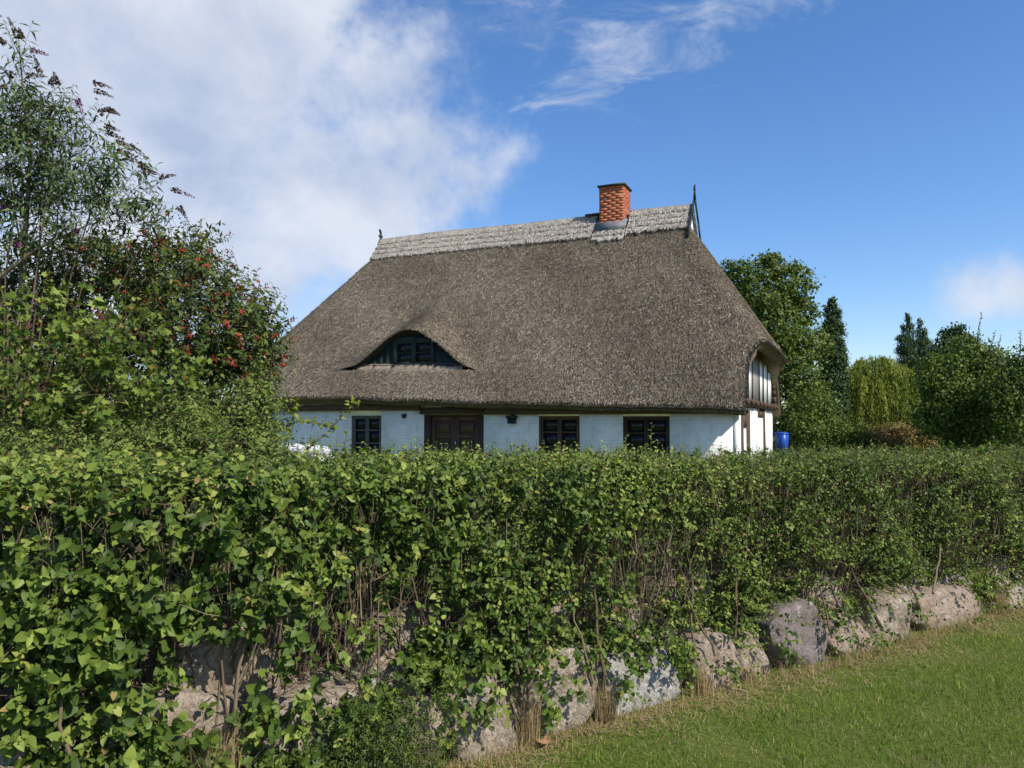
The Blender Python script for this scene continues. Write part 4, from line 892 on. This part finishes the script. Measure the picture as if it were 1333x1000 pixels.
# thick rootstocks squeezed between the stones
for (s_, z0, z1, r_, ln_) in ((.385, .12, .62, .022, -.02), (.42, .10, .70, .015, .06), (.86, .25, .78, .017, .03), (.83, .22, .7, .012, -.05), (1.57, .20, .68, .016, .12), (1.72, .22, .62, .014, -.12), (1.9, .3, .72, .013, .2), (-1.05, .05, .85, .018, .02), (-.98, .0, .75, .013, -.06), (-1.12, .0, .72, .012, .08), (-1.6, .3, .9, .014, -.05), (2.87, .15, .6, .012, .03), (3.42, .12, .55, .022, -.16), (4.1, .3, .62, .016, .35), (-.45, .1, .8, .012, .1), (-2.1, .3, 1.0, .016, .05)):
    f = np.linspace(0, 1, 7); w_ = rng.normal(0, .012, (7, 2)).cumsum(0)
    xy = A0+(s_+ln_*f+w_[:, 0])[:, None]*DV+(.01+.14*f+w_[:, 1]*.5)[:, None]*NV
    V, F = tubes(np.concatenate([xy, (z0+(z1-z0)*f)[:, None]], 1)[None], (r_*.55*(1.15-.6*f))[None], 7)
    link('rootstock', np_mesh('rootstock', V-o0, F, MT['twig'], True, tint=np.full(len(V), rng.uniform(.2, .7))), hedge)
# long unclipped shoots on top
def hedge_shoot(px, py_top, Y, lsz_, nsh=1):
    p1 = P(px, py_top, Y); p0 = P(px-4+rng.normal(0, 5), 604, Y); L_ = np.linalg.norm(p1-p0)
    nl = max(6, int(L_/.022)); f = np.linspace(.12, 1, nl)[:, None]; pos = p0+(p1-p0)*f+rng.normal(0, .004, (nl, 3)); d_ = norm(p1-p0)
    a_ = np.arange(nl)*2.4; ldv = norm(d_*.5+np.stack([np.cos(a_), np.sin(a_)*.6, np.zeros(nl)], 1))
    V, F, _, _ = leaf_vf(pos, ldv, norm(rng.normal(0, .35, (nl, 3))+np.array([.1, -.5, .8])), lsz_*(1.15-.6*f[:, 0]), OVAL)
    Vt, Ft = tubes(np.array([[p0, p1]]), np.array([[.003, .001]]), 4)
    sh_ = link('shoot', np_mesh('shoot', V-o0, F, MT['hedge_leaf'], tint=np.repeat(np.clip(rng.normal(.7, .12, nl), 0, .95), 5)), hedge)
    link('stem', np_mesh('stem', Vt-o0, Ft, MT['twig'], tint=np.full(len(Vt), .4)), sh_)
for a_ in ((848, 553, 5.6, .05), (856, 575, 5.6, .05), (815, 568, 5.5, .055), (808, 578, 5.5, .05), (770, 584, 5.3, .045), (690, 583, 5.1, .04), (560, 580, 4.8, .05), (535, 572, 4.7, .05), (452, 563, 4.5, .055), (438, 572, 4.4, .05), (470, 578, 4.6, .05), (925, 580, 6, .05), (912, 583, 6, .05), (1240, 575, 8, .06), (600, 583, 4.9, .045), (1110, 582, 7, .05), (655, 585, 5, .045)): hedge_shoot(*a_)
for i in range(60): hedge_shoot(rng.uniform(20, 1320), rng.uniform(580, 590), 4+rng.uniform(.2, .6)+0, .04) if False else None

# ------------------------------------------------------------------ grass
def blades(nb, X, Y, Z, hgt, wid, tint, lean=.35):
    a = rng.uniform(0, 2*np.pi, nb); dx = np.stack([np.cos(a), np.sin(a), np.zeros(nb)], 1); b_ = rng.uniform(0, 2*np.pi, nb); ln_ = np.stack([np.cos(b_), np.sin(b_), np.zeros(nb)], 1)*(np.abs(rng.normal(0, lean, nb))*hgt)[:, None]
    p0 = np.stack([X, Y, Z], 1); up = np.array([0, 0, 1.])
    V = np.stack([p0-dx*wid[:, None], p0+dx*wid[:, None], p0+ln_*.35+up*(hgt*.6)[:, None]+dx*wid[:, None]*.7, p0+ln_*.35+up*(hgt*.6)[:, None]-dx*wid[:, None]*.7, p0+ln_*1.1+up*hgt[:, None]*.93], 1).reshape(-1, 3)
    k = np.arange(nb)[:, None]*5; return V, [k+np.array([0, 1, 2, 3]), k+np.array([3, 2, 4])], np.repeat(tint, 5)
nb = 190000
s = rng.uniform(-1.5, 8.5, nb); t = -rng.uniform(0, 1, nb)**1.15*5.4
XY = A0+s[:, None]*DV+t[:, None]*NV; X, Y = XY[:, 0], XY[:, 1]
mk = (Y > 3.25) & (X < .72*Y+.3) & (Y < 9.5); X, Y, s, t = X[mk], Y[mk], s[mk], t[mk]
patch = fbm(X, Y, 12, 1.9, 4); edge = np.clip(1-np.abs(t+.02)/(.20+.10*np.sin(s*3)+.08*np.sin(s*7.3)), 0, 1)
spots = sum(a_*np.exp(-(((X-x_)/r_)**2+((Y-y_)/(r_*.8))**2)*(1+.5*fbm(X, Y, 61, 8, 3))) for x_, y_, r_, a_ in ((1.02, 3.86, .16, .9), (1.15, 3.72, .10, .6), (2.87, 5.33, .22, .9), (3.1, 5.42, .2, .7), (1.79, 4.78, .18, .6), (1.25, 4.45, .2, .8), (.9, 4.25, .14, .7), (2.3, 4.3, .1, .4), (3.9, 5.6, .25, .5)))
dry = np.clip(spots+edge*1.5+.55*np.clip(patch-.36, 0, 1)*3+rng.normal(0, .10, len(X)), 0, 1)
tint = np.where(rng.random(len(X)) < .03+np.clip(dry*1.3, 0, .95), rng.uniform(.72, 1, len(X)), np.clip(rng.normal(.34, .18, len(X))+.30*fbm(X, Y, 14, 1.6, 4)+(rng.random(len(X)) < .06)*.45, 0, .9))
hgt = rng.uniform(.016, .040, len(X))*(1+.6*(fbm(X, Y, 15, 5, 2) > .45))*(1-.65*np.clip(dry, 0, 1)); wid = rng.uniform(.0011, .0022, len(X))
tf = fbm(X, Y, 44, 9, 2) > .72; tint = np.where(tf & (tint < .7), np.clip(tint+.22, 0, .69), tint); hgt = np.where(tf, hgt*1.35, hgt); wid = np.where(tf, wid*1.3, wid)
V, F, tn = blades(len(X), X, Y, gz(X, Y)-.003, hgt, wid, tint, .55)
o = link('lawn_grass', np_mesh('lawn_grass', V, F, MT['grass'], tint=tn)); tag(o, 'short green lawn grass with dry straw patches before the stones', 'grass', kind='stuff')
nb = 15000; s = rng.uniform(-2, 7.8, nb); t = np.where(rng.random(nb) < .6, -np.abs(rng.normal(0, .10, nb))*(1+.8*np.sin(s*2.7)*np.sin(s*6.1+1)), -rng.uniform(0, 3, nb)); XY = A0+s[:, None]*DV+t[:, None]*NV
mk = (t > -.42) | (fbm(XY[:, 0], XY[:, 1], 12, 1.9, 4) > .48); XY = XY[mk]; nb = len(XY)
a = rng.uniform(0, 6.28, nb); dx = np.stack([np.cos(a), np.sin(a), rng.normal(.05, .15, nb)], 1); l_ = rng.uniform(.012, .045, nb)[:, None]; wv_ = np.stack([-np.sin(a), np.cos(a), np.zeros(nb)], 1)*rng.uniform(.0009, .0018, nb)[:, None]
p0 = np.concatenate([XY, (rng.uniform(.008, .024, nb)+gz(XY[:, 0], XY[:, 1]))[:, None]], 1)
V = np.stack([p0-dx*l_-wv_, p0-dx*l_+wv_, p0+dx*l_+wv_, p0+dx*l_-wv_], 1).reshape(-1, 3)
o = link('straw_litter', np_mesh('straw_litter', V, np.arange(len(V)).reshape(-1, 4), MT['grass'], tint=np.repeat(np.where(rng.random(nb) < .25, rng.uniform(.3, .7, nb), rng.uniform(.74, .98, nb)), 4))); tag(o, 'dead straw lying on the lawn along the wall foot', 'straw', kind='stuff')
# dry straw hanging at the foot of the stones
nb = 9000; s = rng.uniform(-2, 7.5, nb); t = -np.abs(rng.normal(0, .07, nb))+.02; XY = A0+s[:, None]*DV+t[:, None]*NV
V, F, tn = blades(nb, XY[:, 0], XY[:, 1], np.zeros(nb), rng.uniform(.03, .11, nb)*np.where(rng.random(nb) < .3, 1.3, .6), rng.uniform(.0008, .0016, nb), np.where(rng.random(nb) < .75, rng.uniform(.82, 1, nb), rng.uniform(.3, .7, nb)), .7)
o = link('dry_grass', np_mesh('dry_grass', V, F, MT['grass'], tint=tn)); tag(o, 'pale dry grass standing along the foot of the stones', 'grass', kind='stuff')
# tufts of dry grass between stones
for (s_, z_, n_t, hh) in ((.88, .02, 260, .28), (.39, .0, 260, .34), (1.6, .05, 160, .2), (-1.1, .0, 420, .5), (-.25, .0, 240, .25), (2.0, .02, 120, .18), (5.1, .02, 260, .26)):
    a = rng.normal(0, .035, (n_t, 2)); XY = A0+(s_+a[:, 0])[:, None]*DV+(-.02+a[:, 1]*.4)[:, None]*NV
    V, F, tn = blades(n_t, XY[:, 0]-A0[0], XY[:, 1]-A0[1], np.full(n_t, z_-.02), rng.uniform(.4, 1.1, n_t)*hh, rng.uniform(.0008, .0017, n_t), rng.uniform(.76, 1, n_t), .25)
    lbl = {.88: 'dry tuft between the rough beige and the light grey stone', .39: 'dry tuft between the two large beige stones', 1.6: 'dry tuft right of the light grey stone', -1.1: 'tall dry tuft under the hedge at bottom left', -.25: 'dry tuft left of the first bare stone', 2.0: 'small dry tuft left of the purple stone', 5.1: 'bushy dry tuft at the right end of the pink stone'}[s_]
    o = link('grass_tuft', np_mesh('grass_tuft', V, F, MT['grass'], tint=tn)); o.location = (A0[0], A0[1], 0); tag(o, lbl, 'grass')
# low green weeds hanging over the stone at the left foot
nW = 900; s = rng.normal(-.42, .17, nW); z = np.abs(rng.normal(.16, .16, nW)); bp = to3(s, -.06-rng.random(nW)*.10, z+.01); wd_ = empty('creeping_weed', tuple(to3(np.array([-.4]), np.array([-.1]), np.array([0.]))[0])); tag(wd_, 'fine leaved dark weed covering the wall foot left of the bare stones', 'weed')
lw = sprig_leaves(bp, norm(np.array([0, 0, .5])+N3*.5+rng.normal(0, .6, (nW, 3))), np.full(nW, .08), 9, np.full(nW, .017), np.repeat((N3*.6+np.array([0, 0, .8]))[None], nW, 0), tint_c=rng.uniform(.2, .7, nW))
build_leaves(wd_, 'foliage', 'leaf', *lw, LANCE if False else OVAL, MT['bush_leaf'])
# fallen leaf and dead twig on the lawn
q = P(713, 966, 3.82); fl = empty('fallen_leaf', (q[0], q[1], .025), .8); tag(fl, 'curled light brown dead leaf lying on the lawn at the bottom', 'leaf')
TV, TF = LOBED; V = TV*.075; V[:, 2] = V[:, 2]*.5+.55*V[:, 0]**2/.075*1.0+.012+.1*(V[:, 1]**2)/.075
m_, t_, b__ = mat('dead_leaf', .8, .2); t_.links.new(ramp(t_, tnoise(t_, 60), [(.3, (.26, .12, .06)), (.7, (.42, .24, .14))]), b__.inputs['Base Color'])
link('leaf_blade', np_mesh('leaf_blade', V, TF, m_), fl)
V, F = tubes(np.array([[(0, 0, .012), (.003, -.02, .012), (.0, -.04, .008)]]), np.array([[.0015, .0012, .001]]), 4); link('leaf_stalk', np_mesh('leaf_stalk', V, F, MT['twig'], tint=np.full(len(V), .5)), fl)
q = P(960, 898, 4.6); tw = np.array([[(-.10, .02, .03), (-.03, .0, .035), (.02, .005, .03), (.055, -.01, .02)]])
V, F = tubes(tw, np.array([[.003, .004, .005, .006]]), 5); o = link('dead_twig', np_mesh('dead_twig', V, F, MT['twig'], tint=np.full(len(V), 1.))); o.location = (q[0], q[1], .0); tag(o, 'pale dead twig lying on the lawn below the beige stone', 'twig')

# ------------------------------------------------------------------ left-hand bushes
def bush(name, label, cat, base, blobs, nsp, nl, lsz_, mate, tmpl, nparts=0, droop=.25, length=(.15, .35), tintm=.45, stems=14, stem_r=.018, outw=.8, shell_=.45, jit=.5):
    root = empty(name, tuple(base)); tag(root, label, cat); b0 = np.array(base, float)
    cen = np.array([b[0] for b in blobs]); rad = np.array([b[1] for b in blobs], float)
    wgt = (rad.prod(1))**(2/3); wgt /= wgt.sum(); bi = rng.choice(len(blobs), nsp, p=wgt)
    dd = norm(rng.normal(0, 1, (nsp, 3))); cc = cen[bi]+dd*rad[bi]*(shell_+(1-shell_)*rng.random(nsp)**.6)[:, None]
    inside = np.zeros(nsp)
    dirs = norm(dd*outw+np.array([0, 0, .35])+rng.normal(0, .45, (nsp, 3)))
    ln_ = rng.uniform(*length, nsp)
    lv = sprig_leaves(cc, dirs, ln_, nl, lsz_*rng.uniform(.7, 1.25, nsp), norm(dd*.5+np.array([0, -.25, .8])+SUN*.3), droop=droop, tint_c=np.clip(rng.normal(tintm, .17, nsp), .02, .95), jitter=jit)
    build_leaves(root, 'foliage', 'leaf', *lv, tmpl, mate, nparts)
    V, F = tubes(np.stack([cc-dirs*.12, cc+dirs*ln_[:, None]], 1), np.repeat(np.array([[.0028, .001]]), nsp, 0), 3)
    o = link('twigs', np_mesh('twigs', V-b0, F, MT['twig'], tint=np.full(len(V), .35)), root); o['kind'] = 'stuff'
    for i in range(stems):
        c_ = cen[i % len(cen)]+rng.normal(0, .3, 3)*rad[i % len(cen)]; s0 = b0+np.array([*rng.normal(0, .12, 2), 0])
        f = np.linspace(0, 1, 7)[:, None]; mid_ = s0*.45+c_*.55; mid_[2] = s0[2]+(c_[2]-s0[2])*.7
        pts = (1-f)**2*s0+2*f*(1-f)*mid_+f**2*c_+rng.normal(0, .02, (7, 3))
        V, F = tubes(pts[None], (stem_r*(1.1-.8*f[:, 0]))[None], 6); link('branch', np_mesh('branch', V-b0, F, MT['twig'], True, tint=np.full(len(V), rng.uniform(.2, .6))), root)
    return root, cc, dirs, ln_
def BB(lst, Y): return [(P(px, py, Y+dy), np.array(r if isinstance(r, tuple) else (r, r, r), float)*Y/1000) for px, py, r, dy in lst]
# viburnum with red leaves and berries
q = P(190, 700, 7.4)
vb, cc, dirs, ln_ = bush('red_berry_bush', 'large round bush with reddening leaves and red berries left of the cottage', 'bush', (q[0], 7.4, .28),
    BB([(60, 480, (70, 80, 90), 0), (140, 400, (75, 80, 85), .2), (215, 370, (60, 60, 55), 0), (260, 420, (75, 70, 75), -.2), (315, 440, (52, 50, 55), 0), (300, 510, (60, 60, 60), 0), (190, 500, (90, 80, 80), -.4), (100, 350, (50, 50, 40), .3), (30, 400, (50, 60, 60), .3), (240, 330, (34, 34, 28), .1), (330, 468, (30, 30, 40), .1), (-60, 450, (80, 80, 100), 0), (318, 560, (34, 34, 36), 0), (80, 570, (80, 70, 60), 0), (230, 575, (70, 60, 50), 0)], 7.4),
    5600, 8, .068, MT['bush_leaf'], OVAL, 300, tintm=.50, length=(.12, .30), stems=20)
b0 = np.array(vb.location)
cand = np.where((cc[:, 1] < 7.6) & (cc[:, 2] > 1.9))[0]; sel = rng.choice(cand, min(170, len(cand)), replace=False)
# red leaf tips as one loose mass, berry clusters as parts
selr = rng.choice(cand, 420, replace=False); right = cc[selr, 0] > -4.4; selr = selr[right | (rng.random(len(selr)) < .3)]
lr = sprig_leaves(cc[selr]+dirs[selr]*ln_[selr][:, None]*.7, dirs[selr], np.full(len(selr), .10), 5, np.full(len(selr), .052), norm(np.array([0, -.4, .8])+rng.normal(0, .2, (len(selr), 3))), tint_c=rng.uniform(0, 1, len(selr)))
o = build_leaves(vb, 'red_foliage', 'leaf', *lr, OVAL, MT['red_leaf'])
icov, icof = None, None
def ball(r, k=6):
    pr = [(.001, -1), (.75, -.62), (1, 0), (.75, .62), (.001, 1)]; V, F = lathe([(a*r, b_*r) for a, b_ in pr], 0, 0, k); return V, F
ms = []
m_, t_, b__ = mat('berry', .35, .5); b__.inputs['Base Color'].default_value = (.36, .025, .015, 1)
for v in range(4):
    ps = []
    for i in range(16):
        V, F = ball(.007); ps.append((V+rng.normal(0, 1, 3)*np.array([.012, .012, .009]), F))
    V, F = merge(ps); ms.append(np_mesh('berry_cluster', V, F, m_, True))
for i, si in enumerate(sel[:110]):
    o = link('berry_cluster', ms[i % 4], vb); o.location = tuple(cc[si]+dirs[si]*ln_[si]*.9-b0+np.array([0, -.03, -.02])); o.rotation_euler = (0, 0, rng.random()*6)
# butterfly bush with spent flower spikes
q = P(25, 700, 6.6)
bd, cc, dirs, ln_ = bush('butterfly_bush', 'tall butterfly bush with spent brown flower spikes at top left', 'bush', (q[0]-.3, 6.9, .3),
    BB([(25, 150, (34, 40, 36), 0), (60, 165, (36, 36, 40), 0), (95, 185, (34, 34, 34), .1), (20, 230, (46, 46, 36), 0), (130, 225, (32, 34, 22), 0), (165, 250, (32, 30, 16), 0), (205, 262, (20, 20, 10), 0), (75, 240, (30, 30, 30), .2), (-30, 200, (60, 60, 70), 0), (110, 275, (50, 40, 26), 0), (50, 300, (30, 30, 22), .2), (-40, 300, (50, 50, 50), 0), (28, 90, (9, 9, 30), 0), (165, 280, (40, 36, 16), .1)], 6.6),
    700, 10, .115, MT['buddleia_leaf'], LANCE, 200, droop=.35, tintm=.45, length=(.18, .34), stems=10, stem_r=.012, outw=1.0, shell_=.3)
b0 = np.array(bd.location)
V, F = tubes(np.array([[P(25, 600, 6.8), P(22, 450, 6.8), P(33, 300, 6.7), P(40, 200, 6.6), P(30, 120, 6.6), P(24, 50, 6.6)]])-b0, np.array([[.032, .028, .022, .015, .009, .004]]), 8)
link('branch', np_mesh('branch', V, F, MT['twig'], True, tint=np.full(len(V), .9)), bd)
V, F = tubes(np.array([[P(-60, 395, 6.6), P(0, 360, 6.6), P(50, 322, 6.6), P(120, 290, 6.6)]])-b0, np.array([[.022, .02, .014, .006]]), 8)
link('branch', np_mesh('branch', V, F, MT['twig'], True, tint=np.full(len(V), .9)), bd)
def spike(p0, p1, r_, tin):
    p0, p1 = np.array(p0), np.array(p1); n_ = 170; f = rng.random(n_)**.9; d_ = norm(p1-p0); bend = np.array([0, 0, -.04])*np.linalg.norm(p1-p0)*4
    ax = p0+(p1-p0)*f[:, None]+bend*(f*(1-f))[:, None]*-1
    o_ = norm(np.cross(d_, rng.normal(0, 1, (n_, 3)))); rr_ = r_*(1-.75*f)*rng.uniform(.5, 1, n_)
    V, F, _, _ = leaf_vf(ax+o_*(rr_*.3)[:, None], norm(o_+d_*.6), norm(rng.normal(0, 1, (n_, 3))), rr_*1.3, CHIP)
    link('flower_spike', np_mesh('flower_spike', V-b0, F, MT['flower_spike'], tint=np.repeat(np.clip(rng.normal(tin, .15, n_), 0, 1), 4)), bd)
for a_ in ((22, 48, 12, 24, .4), (28, 50, 24, 36, .4), (6, 58, -8, 44, .4), (38, 65, 56, 66, .9), (52, 96, 42, 70, .2), (20, 100, -6, 86, .3), (32, 98, 58, 97, .6), (66, 112, 66, 97, .1), (76, 112, 76, 98, .1), (120, 108, 143, 112, .6), (122, 117, 146, 126, .1), (100, 128, 106, 152, .95), (128, 148, 143, 139, .2), (140, 142, 156, 150, .2), (136, 164, 159, 173, .2), (138, 172, 162, 183, .1), (150, 186, 172, 190, .5), (168, 190, 195, 209, .2), (160, 204, 195, 219, .2), (182, 222, 214, 232, .3), (205, 232, 226, 226, .2), (222, 246, 256, 260, .2), (232, 268, 246, 290, .2), (10, 112, -4, 118, .3), (50, 200, 72, 218, .5), (20, 318, 34, 322, 1.0), (96, 302, 104, 300, 1.0), (0, 268, 12, 272, .9), (60, 150, 78, 140, .2), (0, 140, -14, 128, .2), (180, 214, 204, 226, .2), (150, 196, 178, 204, .3)):
    spike(P(a_[0], a_[1], 6.5), P(a_[2], a_[3], 6.5)+np.array([0, rng.normal(0, .05), 0]), .028, a_[4])
# larger leaved young tree low on the left
q = P(100, 700, 5.9)
bush('maple_sapling', 'young maple with large bright leaves in front of the berry bush', 'tree', (q[0], 5.9, .3),
     BB([(80, 500, (60, 40, 45), 0), (150, 425, (50, 40, 30), 0), (130, 520, (50, 40, 45), -.1), (210, 510, (45, 40, 40), .2), (20, 500, (60, 50, 60), 0), (90, 560, (90, 50, 30), 0), (40, 420, (40, 40, 50), .2)], 5.9), 420, 6, .072, MT['hedge_leaf'], LOBED, 120, tintm=.55, jit=.95, length=(.15, .35), stems=6, stem_r=.007)
# fine climber spilling between bush and cottage wall
q = P(330, 700, 5.6)
bush('climber', 'fine light green climber spilling over the hedge beside the berry bush', 'climber', (q[0], 5.6, .3),
     BB([(300, 585, (60, 40, 22), 0), (220, 588, (60, 40, 22), 0), (325, 578, (30, 30, 20), .2), (330, 560, (22, 24, 22), .3), (330, 540, (26, 26, 40), .3), (120, 592, (80, 40, 16), 0), (30, 592, (60, 40, 16), 0), (338, 520, (10, 12, 36), .3), (250, 560, (30, 30, 30), .2)], 5.6), 1150, 9, .046, MT['fruit_leaf'], OVAL, 0, tintm=.62, length=(.10, .26), stems=14, stem_r=.006)
# loose tendrils before the wall
for tdr in ([(400, 585), (430, 560), (446, 540), (458, 526), (466, 522)], [(372, 580), (380, 545), (384, 530), (386, 520)], [(360, 560), (390, 548), (420, 552), (438, 556)]):
    pts = np.array([P(a_, b_, 6.0) for a_, b_ in tdr]); root = empty('tendril', tuple(pts[0]))
    tag(root, {466: 'arching leafy tendril reaching the eave left of the first window', 386: 'short upright tendril before the far left wall', 438: 'flat spreading tendril below the arching one'}[tdr[-1][0]], 'climber')
    k = 60; f = np.linspace(0, len(pts)-1.001, k); i = f.astype(int); fr = (f-i)[:, None]; pos = pts[i]*(1-fr)+pts[i+1]*fr+rng.normal(0, .012, (k, 3))
    V, F, _, _ = leaf_vf(pos, norm(rng.normal(0, 1, (k, 3))), norm(rng.normal(0, .5, (k, 3))+np.array([0, -.4, .8])), rng.uniform(.03, .06, k), OVAL)
    link('leaves', np_mesh('leaves', V-pts[0], F, MT['willow_leaf'], tint=np.repeat(rng.uniform(.2, .8, k), 5)), root)
    V, F = tubes((pts-pts[0])[None], np.linspace(.004, .0015, len(pts))[None], 4); link('stem', np_mesh('stem', V, F, MT['twig'], tint=np.full(len(V), .3)), root)
# white flowering bush
q = P(400, 640, 12.5)
fb_, cc, dirs, ln_ = bush('white_flower_bush', 'white flowering bush showing just over the hedge at the left wall', 'bush', (q[0], 12.5, .25), BB([(395, 600, (26, 26, 18), 0), (425, 610, (22, 22, 16), 0), (378, 612, (20, 20, 16), 0)], 12.5), 240, 8, .07, MT['bush_leaf'], OVAL, 0, stems=8)
b0 = np.array(fb_.location); ptl = []
hv = []
for v in range(3):
    n_ = 46; dd = norm(rng.normal(0, 1, (n_, 3))); V, F, _, _ = leaf_vf(dd*.06, norm(np.cross(dd, rng.normal(0, 1, (n_, 3)))), dd, np.full(n_, .045), CHIP)
    hv.append(np_mesh('flower_head', V, F, MT['petal'], tint=np.repeat(rng.random(n_), 4)))
for i in range(60):
    px = rng.uniform(374, 434); py = 579+rng.uniform(0, 16)+(px-374)*.10; p_ = P(px, py, 12.3+rng.normal(0, .1)); o = link('flower_head', hv[i % 3], fb_); o.location = tuple(p_-b0); s_ = rng.uniform(.7, 1.1); o.scale = (s_, s_, s_*.8)
